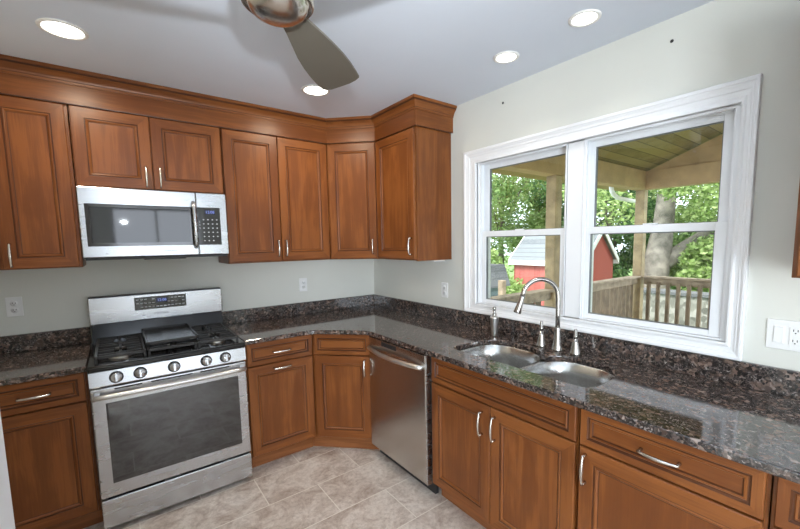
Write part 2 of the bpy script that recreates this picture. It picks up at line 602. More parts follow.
# window opening in the right wall
WY0, WY1, WZ0, WZ1 = -1.35, -2.745, 1.085, 2.045
b = MB()
b.box(0, WT, WY0, 0, -0.05, H)
b.box(0, WT, YR, WY1, -0.05, H)
b.box(0, WT, WY1, WY0, -0.05, WZ0)
b.box(0, WT, WY1, WY0, WZ1, H)
b.build('wall_right', WALL, kind='structure')
b = MB()
b.box(-2.76, -2.62, -2.43, 0, -0.05, H)
b.box(-2.76, -2.157, -2.55, -2.43, -0.05, H)
b.box(XL, -2.76, -2.55, -2.43, -0.05, H)
b.box(XL - 0.1, XL, YR, -2.43, -0.05, H)
b.build('wall_left', WALL, kind='structure')
# white casing on the end of the left return wall, close to the camera
MB().box(-2.157, -2.139, -2.56, -2.42, 0, H, b=0.003).build('trim_1', TRIMW, kind='structure')
b = MB()
for x0, x1, z0, z1 in ((XL - 0.1, -4.6, -0.05, H), (-2.8, -2.0, -0.05, H), (-0.6, WT, -0.05, H), (-4.6, -2.8, 2.25, H),
                       (-2.0, -0.6, 2.25, H), (-2.0, -0.6, -0.05, 0.65)):
    b.box(x0, x1, YR - 0.1, YR, z0, z1)
b.build('wall_rear', WALL, kind='structure')
for i, (x0, x1, z0, z1) in enumerate(((-2.0, -0.6, 0.65, 2.25), (-4.6, -2.8, 0.0, 2.25))):
    b = MB()
    for a in (x0, x1 - 0.05):
        b.box(a, a + 0.05, YR - 0.06, YR, z0, z1)
    b.box(x0 + 0.05, x1 - 0.05, YR - 0.06, YR, z0, z0 + 0.05)
    b.box(x0 + 0.05, x1 - 0.05, YR - 0.06, YR, z1 - 0.05, z1)
    xm = (x0 + x1) / 2
    b.box(xm - 0.025, xm + 0.025, YR - 0.06, YR, z0 + 0.05, z1 - 0.05)
    b.build('window_%d' % (3 + i), TRIMW, kind='structure')

# window casing: a mitred picture frame moulding
def frame_rings(mb, rings, mi=0, wall_x=0.0):
    """rings of (y0, y1, z0, z1, x) joined one to the next"""
    t = bmesh.new()
    rv = []
    for y0, y1, z0, z1, x in rings:
        rv.append([t.verts.new((x, y, z)) for y, z in ((y0, z0), (y1, z0), (y1, z1), (y0, z1))])
    for a, c in zip(rv, rv[1:]):
        for k in range(4):
            t.faces.new((a[k], a[(k + 1) % 4], c[(k + 1) % 4], c[k]))
    bmesh.ops.recalc_face_normals(t, faces=t.faces[:])
    mb.add(t, mi)

OY0, OY1, OZ0, OZ1 = -1.2455, -2.80, 1.0205, 2.132
def ins(d, x):
    # inset of the casing; the inner edge lands on the opening
    f = d / 0.1
    return (OY0 + (WY0 - OY0) * f, OY1 + (WY1 + 0.0 - OY1) * f, OZ0 + (WZ0 - OZ0) * f, OZ1 + (WZ1 - OZ1) * f, x)
b = MB()
frame_rings(b, [ins(0, -0.0005), ins(0, -0.024), ins(0.004, -0.028), ins(0.018, -0.028), ins(0.022, -0.024), ins(0.026, -0.024),
                ins(0.034, -0.020), ins(0.046, -0.019), ins(0.050, -0.015), ins(0.072, -0.013), ins(0.084, -0.017), ins(0.098, -0.017),
                ins(0.1, -0.014), ins(0.1, 0.13)])
b.build('trim_2', TRIMW, kind='structure')
# mullion between the two units
MB().box(0.010, 0.12, -2.100, -2.006, WZ0 + 0.001, WZ1 - 0.001, b=0.004).build('trim_3', TRIMW, kind='structure')

def hung_window(name, y0, y1, m0, s0, m1, s1):
    """double-hung unit; y0 nearer the corner"""
    root = bpy.data.objects.new(name, None)
    COL.objects.link(root)
    root.location = (0, y0, WZ0)
    root['kind'] = 'structure'
    L = y0 - y1
    Hh = WZ1 - WZ0
    def Bx(mb, x0, x1, a, c, z0, z1, bb=0.002, mi=0):
        mb.box(x0, x1, -c, -a, z0, z1, mi, bb)
    m = MB()   # jamb frame with a stop bead and a track
    for x0, x1, w, hd in ((0.004, 0.112, -0.002, 0.004), (0.008, 0.019, 0.008, 0.012), (0.049, 0.053, 0.006, 0.012), (0.083, 0.112, 0.010, 0.014)):
        Bx(m, x0, x1, 0.0, m0 + w, 0, Hh)
        Bx(m, x0, x1, L - m1 - max(w, 0) * 0.6, L, 0, Hh)
        Bx(m, x0, x1, m0 + w, L - m1 - max(w, 0) * 0.6, Hh - hd, Hh)
    Bx(m, 0.004, 0.112, m0, L - m1, 0.0, 0.008)
    m.build('window_frame', WHITE, root)
    def sash(nm, x0, x1, z0, z1, bot, top):
        s = MB()
        a, c = m0 + 0.001, L - m1 - 0.001
        Bx(s, x0, x1, a, a + s0, z0, z1)
        Bx(s, x0, x1, c - s1, c, z0, z1)
        Bx(s, x0, x1, a + s0, c - s1, z0, z0 + bot)
        Bx(s, x0, x1, a + s0, c - s1, z1 - top, z1)
        so = s.build(nm, WHITE, root)
        g = MB()
        ga, gc, gz0, gz1 = a + s0 - 0.001, c - s1 + 0.001, z0 + bot - 0.001, z1 - top + 0.001
        for q in ((ga, ga + 0.005, gz0, gz1), (gc - 0.005, gc, gz0, gz1), (ga + 0.005, gc - 0.005, gz0, gz0 + 0.005), (ga + 0.005, gc - 0.005, gz1 - 0.005, gz1)):
            g.box((x0 + x1) / 2 - 0.008, (x0 + x1) / 2 + 0.008, -q[1], -q[0], q[2], q[3])
        g.build('glazing_gasket', GASKET, so)
        p = MB()
        p.box((x0 + x1) / 2 - 0.002, (x0 + x1) / 2 + 0.002, -gc + 0.004, -ga - 0.004, gz0 + 0.004, gz1 - 0.004)
        p.build('glass_pane', GLASS, so)
        return so
    mid = 1.567 - WZ0
    lo = sash('lower_sash', 0.020, 0.048, 0.009, mid + 0.019, 0.026, 0.036)
    up = sash('upper_sash', 0.054, 0.082, mid - 0.018, Hh - 0.006, 0.036, 0.034)
    v = MB()
    for f in (0.2, 0.8):
        Bx(v, 0.050, 0.0545, L * f - 0.045, L * f + 0.045, Hh - 0.030, Hh - 0.021, 0.001)
    v.build('vent_latch', WHITE, up)
    k = MB()
    Bx(k, 0.024, 0.044, L / 2 - 0.03, L / 2 + 0.03, mid + 0.0195, mid + 0.026, 0.002)
    k.build('sash_lock', WHITE, lo)
    return root

hung_window('window_1', WY0 - 0.001, -2.005, 0.018, 0.042, 0.006, 0.032)
hung_window('window_2', -2.101, WY1 + 0.001, 0.006, 0.030, 0.018, 0.048)

# ------------------------------------------------------------------ cabinets
def ring_panel(mb, w, h, x0=0.0, z0=0.0, t=0.02, fr=0.056, small=False, back=0.0):
    """door or drawer front with mitred frame, glazed bead and flat centre; faces -y"""
    if small:
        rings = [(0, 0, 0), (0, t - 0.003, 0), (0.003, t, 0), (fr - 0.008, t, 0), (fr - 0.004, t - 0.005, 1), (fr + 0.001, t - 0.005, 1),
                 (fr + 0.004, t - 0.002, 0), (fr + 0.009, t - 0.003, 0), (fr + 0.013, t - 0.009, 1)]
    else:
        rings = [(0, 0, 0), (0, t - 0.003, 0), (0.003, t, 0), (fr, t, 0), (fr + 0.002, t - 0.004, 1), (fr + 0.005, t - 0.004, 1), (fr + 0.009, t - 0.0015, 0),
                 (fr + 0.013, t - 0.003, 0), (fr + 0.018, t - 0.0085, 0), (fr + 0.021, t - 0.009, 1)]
    bm, uv = mb.bm, mb.uv
    vs = []
    for i, y, _ in rings:
        vs.append([bm.verts.new((x0 + x, back - y, z0 + z)) for x, z in ((i, i), (w - i, i), (w - i, h - i), (i, h - i))])
    offs = [(random.uniform(-9, 9), random.uniform(-9, 9)) for _ in range(5)]
    for j in range(1, len(rings)):
        for k in range(4):
            k2 = (k + 1) % 4
            f = bm.faces.new((vs[j - 1][k], vs[j - 1][k2], vs[j][k2], vs[j][k]))
            f.material_index = rings[j][2]
            for l in f.loops:
                c = l.vert.co
                u, v = (c.x, c.z) if k in (1, 3) else (c.z, c.x)
                l[uv].uv = (u + offs[k][0], v + offs[k][1])
    f = bm.faces.new(vs[-1])
    for l in f.loops:
        c = l.vert.co
        l[uv].uv = ((c.x, c.z) if not small else (c.z, c.x))
        l[uv].uv.x += offs[4][0]
        l[uv].uv.y += offs[4][1]
    bm.faces.new(vs[0][::-1])
    bmesh.ops.recalc_face_normals(bm, faces=bm.faces[:])

def pull(parent, x, z, y, L=0.122, horiz=False):
    """bowed bar pull; centre (x, z) on the front surface y"""
    m = MB()
    pts, rs = [], []
    n = 12
    for i in range(n + 1):
        s = i / n * 2 - 1
        a = s * L / 2
        d = 0.022 + 0.010 * (1 - s * s)
        pts.append((x + a, y - d, z) if horiz else (x, y - d, z + a))
        rs.append(0.0048 + 0.0020 * (1 - abs(s)))
    m.tube(pts, rs, 10)
    for s in (-1, 1):
        a = s * L / 2 * 0.93
        p = (x + a, y + 0.0005, z) if horiz else (x, y + 0.0005, z + a)
        q = (x + a, y - 0.024, z) if horiz else (x, y - 0.024, z + a)
        m.tube([p, q], [0.0065, 0.0045], 10)
    return m.build('bar_pull', NICKEL, parent)

FT = 0.02
def door_part(root, x0, x1, z0, z1, name='cabinet_door', handle=None, small=False, fr=0.056, y=0.0, horiz=False):
    m = MB()
    ring_panel(m, x1 - x0, z1 - z0, x0, z0, FT, fr, small, back=y - 0.0005)
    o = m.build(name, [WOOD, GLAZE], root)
    if handle:
        pull(o, handle[0], handle[1], y - FT - 0.0005, horiz=horiz)
    return o

def wall_cabinet(label, loc, rz, w, z0, z1, doors, depth=0.324, extra=None):
    r = thing('wall_cabinet', label, 'cabinet', (loc[0], loc[1], z0), rz)
    m = MB()
    m.box(0.0008, w - 0.0008, 0, depth, 0, z1 - z0, b=0.0015)
    m.build('cabinet_body', WOOD, r)
    for d in doors:
        door_part(r, *d[:4], handle=d[4])
    return r

UZ, UT = 1.392, 2.294
# left of the microwave
wall_cabinet('tall stained wall cabinet at the left edge, left of the microwave', (-2.54, -0.326), 0, 0.401, UZ + 0.02, 2.3,
             [(0.088, 0.386, 0.004, UT - UZ - 0.024, (0.122, 0.075))])
# above the microwave
wall_cabinet('short two-door wall cabinet mounted directly above the microwave', (-2.136, -0.326), 0, 0.757, 1.862, 2.3,
             [(0.006, 0.361, 0.004, 0.43, (0.327, 0.075)), (0.366, 0.751, 0.004, 0.43, (0.398, 0.075))])
# double door right of the microwave
wall_cabinet('tall two-door wall cabinet between the microwave and the diagonal corner', (-1.377, -0.326), 0, 0.765, UZ, 2.3,
             [(0.004, 0.366, 0.012, UT - UZ - 0.004, (0.338, 0.10)), (0.371, 0.752, 0.012, UT - UZ - 0.004, (0.397, 0.10))])
# diagonal corner wall cabinet
r = thing('corner_wall_cabinet', 'diagonal corner wall cabinet with a single narrow door', 'cabinet', (-0.61, -0.326, UZ), -PI / 4)
ca = math.sqrt(0.5)
def to_local(x, y, ox, oy):
    dx, dy = x - ox, y - oy
    return (dx * ca - dy * ca, dx * ca + dy * ca)      # rotate by +45 deg
DW = 0.284 / ca
m = MB()
m.prism([to_local(x, y, -0.61, -0.326) for x, y in ((-0.610, -0.326), (-0.326, -0.610), (-0.001, -0.610), (-0.001, -0.001), (-0.610, -0.001))], 0, 2.3 - UZ)
m.build('cabinet_body', WOOD, r)
door_part(r, 0.012, DW - 0.012, 0.010, UT - UZ - 0.004, handle=(DW - 0.042, 0.10))
# right of the corner, on the window wall, with the end panel to the room
r = thing('wall_cabinet', 'end wall cabinet on the window wall beside the diagonal corner', 'cabinet', (-0.326, -0.612, UZ), -PI / 2)
m = MB()
m.box(0.0, 0.470, 0, 0.325, 0, 2.3 - UZ, b=0.0015)
m.build('cabinet_body', WOOD, r)
m = MB()
m.box(0.4705, 0.486, 0.0, 0.325, -0.004, 2.3 - UZ, b=0.001)
m.build('end_panel', WOOD, r)
door_part(r, 0.012, 0.478, 0.010, UT - UZ - 0.004, handle=(0.447, 0.10))
# far right cabinet cut by the picture edge
r = thing('wall_cabinet', 'wall cabinet right of the window, cut by the picture edge', 'cabinet', (-0.326, -2.965, UZ), -PI / 2)
m = MB()
m.box(0.0, 0.31, 0, 0.325, 0, 2.3 - UZ, b=0.0015)
m.build('cabinet_body', WOOD, r)
door_part(r, 0.012, 0.298, 0.004, UT - UZ - 0.004, handle=(0.27, 0.10))

# frieze and crown moulding over the run
r = thing('crown_molding', 'stained crown moulding with flat frieze along the cabinet tops', 'moulding', (-1.4, -0.33, 2.301))
off = Vector((1.4, 0.33, -2.301))
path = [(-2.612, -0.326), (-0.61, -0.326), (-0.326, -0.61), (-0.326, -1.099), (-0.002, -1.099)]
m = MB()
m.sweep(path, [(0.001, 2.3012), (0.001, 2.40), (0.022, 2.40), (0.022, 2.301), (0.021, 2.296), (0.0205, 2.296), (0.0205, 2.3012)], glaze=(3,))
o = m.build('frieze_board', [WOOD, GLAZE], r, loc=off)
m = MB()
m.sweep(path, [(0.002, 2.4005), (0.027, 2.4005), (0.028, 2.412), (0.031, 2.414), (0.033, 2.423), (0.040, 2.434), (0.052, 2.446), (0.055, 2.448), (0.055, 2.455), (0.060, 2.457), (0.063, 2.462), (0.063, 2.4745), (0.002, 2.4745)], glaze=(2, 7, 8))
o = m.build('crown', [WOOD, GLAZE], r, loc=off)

# base cabinets -----------------------------------------------------
BH = 0.884
def base_body(root, w, depth=0.595, x0=0.0):
    m = MB()
    m.box(x0 + 0.001, x0 + w - 0.001, 0, depth, 0.1, BH, b=0.001)
    m.build('cabinet_body', WOOD, root)
    m = MB()
    m.box(x0 + 0.001, x0 + w - 0.001, 0.055, depth, 0.0, 0.0995, grain='h')
    m.build('toe_board', TOE, root)

DZ0, DZ1, RZ0, RZ1 = 0.112, 0.722, 0.730, 0.878
r = thing('base_cabinet', 'base cabinet with one drawer and door, left of the range', 'cabinet', (-2.562, -0.596, 0))
base_body(r, 0.408)
door_part(r, 0.008, 0.396, RZ0, RZ1, 'drawer_front', (0.205, 0.803), True, 0.036, horiz=True)
door_part(r, 0.008, 0.396, DZ0, DZ1, 'cabinet_door', (0.035, 0.655))
r = thing('base_cabinet', 'base cabinet with drawer and pull-out door, right of the range', 'cabinet', (-1.384, -0.596, 0))
base_body(r, 0.472)
door_part(r, 0.018, 0.462, RZ0, RZ1, 'drawer_front', (0.24, 0.803), True, 0.036, horiz=True)
door_part(r, 0.018, 0.462, DZ0, DZ1, 'pull_out_door', (0.24, 0.69), horiz=True)
# diagonal corner base
r = thing('corner_base_cabinet', 'diagonal corner base cabinet between the range run and dishwasher', 'cabinet', (-0.91, -0.596, 0), -PI / 4)
W2 = 0.314 / ca
def L2(x, y):
    return to_local(x, y, -0.91, -0.596)
m = MB()
m.prism([L2(*p) for p in ((-0.910, -0.596), (-0.596, -0.910), (-0.003, -0.910), (-0.003, -0.003), (-0.910, -0.003))], 0.1, BH)
m.build('cabinet_body', WOOD, r)
m = MB()
m.prism([L2(*p) for p in ((-0.909, -0.54), (-0.54, -0.909), (-0.003, -0.909), (-0.003, -0.003), (-0.909, -0.003))], 0.0, 0.0995, grain='h')
m.build('toe_board', TOE, r)
door_part(r, 0.016, W2 - 0.016, RZ0, RZ1, 'drawer_front', None, True, 0.036)
door_part(r, 0.016, W2 - 0.016, DZ0, DZ1, 'cabinet_door', (W2 - 0.055, 0.64))

# sink base: open box so that the bowls hang inside it
r = thing('sink_base_cabinet', 'two-door base cabinet with false drawer front under the sink', 'cabinet', (-0.596, -1.562, 0), -PI / 2)
w = 0.877
m = MB()
m.box(0.001, 0.019, 0, 0.59, 0.1, BH)
m.box(w - 0.019, w - 0.001, 0, 0.59, 0.1, BH)
m.box(0.019, w - 0.019, 0, 0.59, 0.1, 0.118)
m.box(0.019, w - 0.019, 0, 0.018, 0.118, BH, grain='h')
m.build('cabinet_body', WOOD, r)
m = MB()
m.box(0.001, w - 0.001, 0.055, 0.59, 0, 0.0995, grain='h')
m.build('toe_board', TOE, r)
door_part(r, 0.006, w - 0.006, RZ0, RZ1, 'false_drawer_front', None, True, 0.036)
door_part(r, 0.006, w / 2 - 0.002, DZ0, DZ1, 'cabinet_door', (w / 2 - 0.050, 0.625))
door_part(r, w / 2 + 0.002, w - 0.006, DZ0, DZ1, 'cabinet_door', (w / 2 + 0.03, 0.625))
r = thing('base_cabinet', 'base cabinet with wide drawer and door, right of the sink cabinet', 'cabinet', (-0.596, -2.441, 0), -PI / 2)
base_body(r, 0.555)
door_part(r, 0.010, 0.545, RZ0, RZ1, 'drawer_front', (0.285, 0.803), True, 0.036, horiz=True)
door_part(r, 0.010, 0.545, DZ0, DZ1, 'cabinet_door', (0.036, 0.64))
r = thing('base_cabinet', 'base cabinet at the lower right corner, cut by the picture edge', 'cabinet', (-0.596, -2.998, 0), -PI / 2)
base_body(r, 0.50)
door_part(r, 0.010, 0.490, RZ0, RZ1, 'drawer_front', (0.25, 0.803), True, 0.036, horiz=True)
door_part(r, 0.010, 0.490, DZ0, DZ1, 'cabinet_door', (0.46, 0.64))

# ------------------------------------------------------------------ countertops with sink cut-outs, splashes
CZ0, CZ1 = 0.885, 0.915
def arc(cx, cy, rad, a0, a1, n=8):
    return [(cx + rad * math.cos(math.radians(a0 + (a1 - a0) * i / n)), cy + rad * math.sin(math.radians(a0 + (a1 - a0) * i / n))) for i in range(n + 1)]

def bowl_outline(y0, y1, grow=0.0):
    """bowl seen from above; x from the front rim to a bowed back; y0 > y1"""
    xf, xb = -0.505 - grow, -0.150 + grow
    ya, yb = y0 + grow, y1 - grow
    rf, rb = 0.05 + grow, 0.15 + grow
    pts = []
    pts += arc(xf + rf, yb + rf, rf, 180, 270, 6)
    pts += arc(xb - rb, yb + rb, rb, 270, 360, 10)
    pts += arc(xb - rb, ya - rb, rb, 0, 90, 10)
    pts += arc(xf + rf, ya - rf, rf, 90, 180, 6)
    return pts
BOWLS = ((-1.615, -2.025), (-2.050, -2.425))

def slab(name, outline, holes, z0, z1, material, label, cat, loc, bev=0.006):
    bm = bmesh.new()
    loops = [outline] + holes
    es = []
    for lp in loops:
        vs = [bm.verts.new((x - loc[0], y - loc[1], z1 - loc[2])) for x, y in lp]
        for i in range(len(vs)):
            es.append(bm.edges.new((vs[i], vs[(i + 1) % len(vs)])))
    bmesh.ops.triangle_fill(bm, edges=es, use_beauty=True)
    # drop faces that fell inside a hole
    def inside(p, poly):
        c = False
        for i in range(len(poly)):
            (xa, ya), (xb, yb) = poly[i], poly[i - 1]
            if (ya > p.y) != (yb > p.y) and p.x < (xb - xa) * (p.y - ya) / (yb - ya) + xa:
                c = not c
        return c
    kill = []
    for f in bm.faces:
        c = f.calc_center_median() + Vector(loc)
        if any(inside(c, h) for h in holes) or not inside(c, outline):
            kill.append(f)
    bmesh.ops.delete(bm, geom=kill, context='FACES_ONLY')
    for f in bm.faces:
        if f.normal.z < 0:
            f.normal_flip()
    ret = bmesh.ops.extrude_face_region(bm, geom=bm.faces[:])
    for v in [g for g in ret['geom'] if isinstance(g, bmesh.types.BMVert)]:
        v.co.z = z0 - loc[2]
    bmesh.ops.recalc_face_normals(bm, faces=bm.faces[:])
    me = bpy.data.meshes.new(name)
    bm.to_mesh(me)
    bm.free()
    me.materials.append(material)
    o = bpy.data.objects.new(name, me)
    COL.objects.link(o)
    o.location = loc
    md = o.modifiers.new('edge', 'BEVEL')
    md.width = bev
    md.segments = 3
    md.limit_method = 'ANGLE'
    md.angle_limit = math.radians(60)
    return tag(o, label, cat)

def fillet(p0, p1, p2, rad, n=8):
    a, c, d = Vector(p0), Vector(p1), Vector(p2)
    u, v = (a - c).normalized(), (d - c).normalized()
    ang = u.angle(v)
    tl = rad / math.tan(ang / 2)
    s, e = c + u * tl, c + v * tl
    ctr = c + (u + v).normalized() * (rad / math.sin(ang / 2))
    out = []
    for i in range(n + 1):
        k = i / n
        w_ = (s - ctr).lerp(e - ctr, k).normalized() * rad
        out.append(tuple(ctr + w_))
    return out
def sink_cutout(g=0.004):
    (a0, a1), (b0, b1) = BOWLS
    xf, xb = -0.505 - g, -0.150 + g
    rf, rb = 0.05 + g, 0.15 + g
    p = arc(xf + rf, b1 - g + rf, rf, 180, 270, 6) + arc(xb - rb, b1 - g + rb, rb, 270, 360, 10) + arc(xb - rb, b0 + g - rb, rb, 0, 62, 8)
    p += arc(xb - rb, a1 - g + rb, rb, 298, 360, 8) + arc(xb - rb, a0 + g - rb, rb, 0, 90, 10) + arc(xf + rf, a0 + g - rf, rf, 90, 180, 6)
    return p
fr_ = [(-1.386, -0.0015), (-1.386, -0.648)]
fr_ += fillet((-1.386, -0.648), (-0.932, -0.648), (-0.648, -0.932), 0.16)
fr_ += fillet((-0.932, -0.648), (-0.648, -0.932), (-0.648, -3.5), 0.16)
fr_ += [(-0.648, -3.5), (-0.0015, -3.5), (-0.0015, -0.0015)]
slab('countertop', fr_, [sink_cutout()], CZ0, CZ1, GRANITE,
     'long L-shaped polished brown granite worktop with the sink cut into it', 'worktop', (-0.3, -1.5, CZ0))
slab('countertop', [(-2.618, -0.0015), (-2.618, -0.648), (-2.152, -0.648), (-2.152, -0.0015)], [], CZ0, CZ1, GRANITE,
     'short piece of brown granite worktop left of the range', 'worktop', (-2.38, -0.3, CZ0))
def splash(x0, x1, y0, y1, label):
    cx, cy = (x0 + x1) / 2, (y0 + y1) / 2
    o = MB().box(x0 - cx, x1 - cx, y0 - cy, y1 - cy, 0, 0.102, b=0.003).build('backsplash', GRANITE, loc=(cx, cy, CZ1 + 0.0005))
    tag(o, label, 'backsplash')
splash(-2.618, -2.152, -0.0215, -0.0015, 'low granite backsplash strip on the wall left of the range')
splash(-1.386, -0.0235, -0.0215, -0.0015, 'low granite backsplash strip between range and room corner')
splash(-0.0215, -0.0015, -3.5, -0.0015, 'long low granite backsplash strip under the window')

# ------------------------------------------------------------------ sink
r = thing('kitchen_sink', 'undermount double-bowl steel sink set in the granite below the window', 'sink', (-0.33, -2.035, 0.68))
for bi, (y0, y1) in enumerate(BOWLS):
    m = MB()
    t = bmesh.new()
    cx, cy = -0.33, (y0 + y1) / 2
    prof = [(0.0123, CZ0 - 0.0012), (0.004, CZ0 - 0.0012), (0.000, CZ0 - 0.005), (-0.006, 0.80), (-0.012, 0.735), (-0.030, 0.705), (-0.06, 0.697)]
    rings = []
    for g, z in prof:
        rings.append([t.verts.new((x + 0.33, y + 2.035, z - 0.68)) for x, y in bowl_outline(y0, y1, g)])
    n = len(rings[0])
    for a, c in zip(rings, rings[1:]):
        for k in range(n):
            t.faces.new((a[k], a[(k + 1) % n], c[(k + 1) % n], c[k]))
    t.faces.new(rings[-1])
    bmesh.ops.recalc_face_normals(t, faces=t.faces[:])
    for f in t.faces:
        if f.normal.z < -0.5:
            pass
    # normals should look into the bowl
    if max(t.faces, key=lambda f: len(f.verts)).normal.z < 0:
        bmesh.ops.reverse_faces(t, faces=t.faces[:])
    m.add(t, smooth=True)
    bo = m.build('bowl', SINKST, r)
    m = MB()
    m.lathe([(0.0, 0.004), (0.018, 0.004), (0.022, 0.006), (0.040, 0.006), (0.044, 0.002), (0.045, 0.0)], 24)
    m.build('drain', FAUCET, bo, loc=(0.0, cy + 2.035, 0.0175))

# ------------------------------------------------------------------ faucet and deck fittings
fx, fy = -0.098, -2.034
r = thing('kitchen_faucet', 'tall brushed nickel gooseneck faucet behind the double sink', 'faucet', (fx, fy, CZ1 + 0.0005))
m = MB()
m.lathe([(0.0, 0.0), (0.029, 0.0), (0.030, 0.004), (0.027, 0.010), (0.024, 0.03), (0.020, 0.07), (0.0165, 0.11), (0.0155, 0.125), (0.0145, 0.128), (0.0, 0.128)], 28)
m.build('faucet_base', FAUCET, r)
th = math.radians(34)
dv = Vector((-math.cos(th), math.sin(th), 0))
R_ = 0.100
pts = [Vector((0, 0, 0.122)), Vector((0, 0, 0.20)), Vector((0, 0, 0.27))]
for i in range(1, 19):
    a = PI * i / 18 * 0.97
    pts.append(Vector((0, 0, 0.295)) + dv * (R_ * (1 - math.cos(a))) + Vector((0, 0, R_ * math.sin(a))))
m = MB()
m.tube(pts, 0.0125, 16)
m.build('spout', FAUCET, r)
e = pts[-1]
dd = (pts[-1] - pts[-2]).normalized()
m = MB()
m.tube([e - dd * 0.002, e + dd * 0.004, e + dd * 0.03 + dv * 0.003, e + dd * 0.085 + dv * 0.012, e + dd * 0.092 + dv * 0.013], [0.0128, 0.0138, 0.0145, 0.0205, 0.019], 18)
m.build('spray_head', FAUCET, r)

def deck_cone(label, x, y, h):
    q = thing('deck_fitting', label, 'tap fitting', (x, y, CZ1 + 0.0005))
    mm = MB()
    mm.lathe([(0.0, 0.0), (0.028, 0.0), (0.029, 0.004), (0.0265, 0.012), (0.021, 0.035), (0.015, 0.065), (0.0115, h * 0.62), (0.0, h * 0.62)], 24)
    mm.build('fitting_base', FAUCET, q)
    mm = MB()
    mm.lathe([(0.0, h * 0.62 + 0.0005), (0.0105, h * 0.62 + 0.0005), (0.0105, h * 0.74), (0.0085, h * 0.76), (0.0085, h * 0.97), (0.006, h), (0.0, h)], 24)
    mm.build('fitting_top', FAUCET, q)
deck_cone('slim conical nickel deck fitting just left of the gooseneck faucet', -0.092, -1.930, 0.145)
deck_cone('slim conical nickel deck fitting right of the gooseneck faucet', -0.100, -2.140, 0.135)
r = thing('soap_dispenser', 'nickel soap dispenser with pump top at the left end of the sink', 'dispenser', (-0.105, -1.597, CZ1 + 0.0005))
m = MB()
m.lathe([(0.0, 0.0), (0.018, 0.0), (0.0185, 0.012), (0.021, 0.03), (0.028, 0.115), (0.0285, 0.119), (0.027, 0.124), (0.0, 0.125)], 24)
m.build('dispenser_body', HANDLE, r)
m = MB()
m.lathe([(0.0, 0.1255), (0.013, 0.1255), (0.013, 0.144), (0.009, 0.147), (0.009, 0.168), (0.0105, 0.170), (0.0105, 0.185), (0.006, 0.188), (0.0, 0.188)], 20)
m.tube([(0, 0, 0.177), (-0.028, 0.006, 0.175)], [0.005, 0.0035], 10)
m.build('pump', FAUCET, r)

# ------------------------------------------------------------------ dishwasher
r = thing('dishwasher', 'stainless dishwasher with bowed bar handle left of the sink cabinet', 'dishwasher', (-0.60, -0.916, 0), -PI / 2)
w = 0.640
m = MB()
m.box(0.004, w, 0.0, 0.58, 0.1, 0.878)
m.build('tub_housing', DARK, r)
m = MB()
m.box(0.008, w - 0.018, -0.036, -0.001, 0.088, 0.876, b=0.006, seg=3)
dr = m.build('dishwasher_door', STEELH, r)
m = MB()
m.box(0.165, 0.335, -0.0372, -0.0355, 0.838, 0.866, b=0.0005)
m.build('vent_slot', DARK, dr)
m = MB()
m.box(w - 0.017, w - 0.009, -0.034, -0.001, 0.088, 0.876, b=0.001)
m.build('side_trim', STEEL, r)
m = MB()
pts = []
for i in range(17):
    s = i / 16 * 2 - 1
    pts.append((0.315 + s * 0.285, -0.048 - 0.042 * (1 - s ** 2), 0.800))
m.tube(pts, 0.0145, 12)
for s in (-1, 1):
    m.tube([(0.315 + s * 0.278, -0.036, 0.800), (0.315 + s * 0.278, -0.052, 0.800)], 0.011, 12)
m.build('bar_handle', HANDLE, dr)
m = MB()
m.box(0.006, w - 0.02, 0.035, 0.06, 0.0, 0.099)
m.build('toe_panel', DARK, r)

# ------------------------------------------------------------------ range
RX0, RX1 = -2.1475, -1.3905
RW = RX1 - RX0
r = thing('gas_range', 'freestanding stainless gas range with five knobs and oven window', 'range', (RX0, -0.64, 0))
m = MB()
m.box(0.004, RW - 0.004, 0.002, 0.625, 0.02, 0.88)
m.box(0.03, RW - 0.03, 0.05, 0.6, 0.0, 0.02)
m.build('range_body', DARK, r)
m = MB()
m.box(0.001, RW - 0.001, -0.042, 0.001, 0.028, 0.186, b=0.006, seg=3, grain='h')
m.build('storage_drawer', STEEL, r)
od = MB()
od.box(0.001, RW - 0.001, -0.045, 0.001, 0.198, 0.795, b=0.007, seg=3)
odo = od.build('oven_door', STEEL, r)
m = MB()
m.box(0.058, RW - 0.052, -0.0468, -0.0455, 0.272, 0.712, b=0.0004)
m.build('oven_window', OVENG, odo)
m = MB()
pts = [(0.012 + (RW - 0.024) * i / 14, -0.082 - 0.012 * (1 - (i / 7 - 1) ** 2), 0.758) for i in range(15)]
m.tube(pts, 0.0125, 12)
for x in (0.026, RW - 0.026):
    m.box(x - 0.012, x + 0.012, -0.084, -0.044, 0.748, 0.768, b=0.003)
m.build('oven_handle', HANDLE, odo)
m = MB()
for x0, x1 in ((0.10, 0.22), (0.26, 0.46), (0.50, 0.66)):
    m.box(x0, x1, -0.0462, -0.0445, 0.778, 0.785)
m.build('door_vent', DARK, odo)
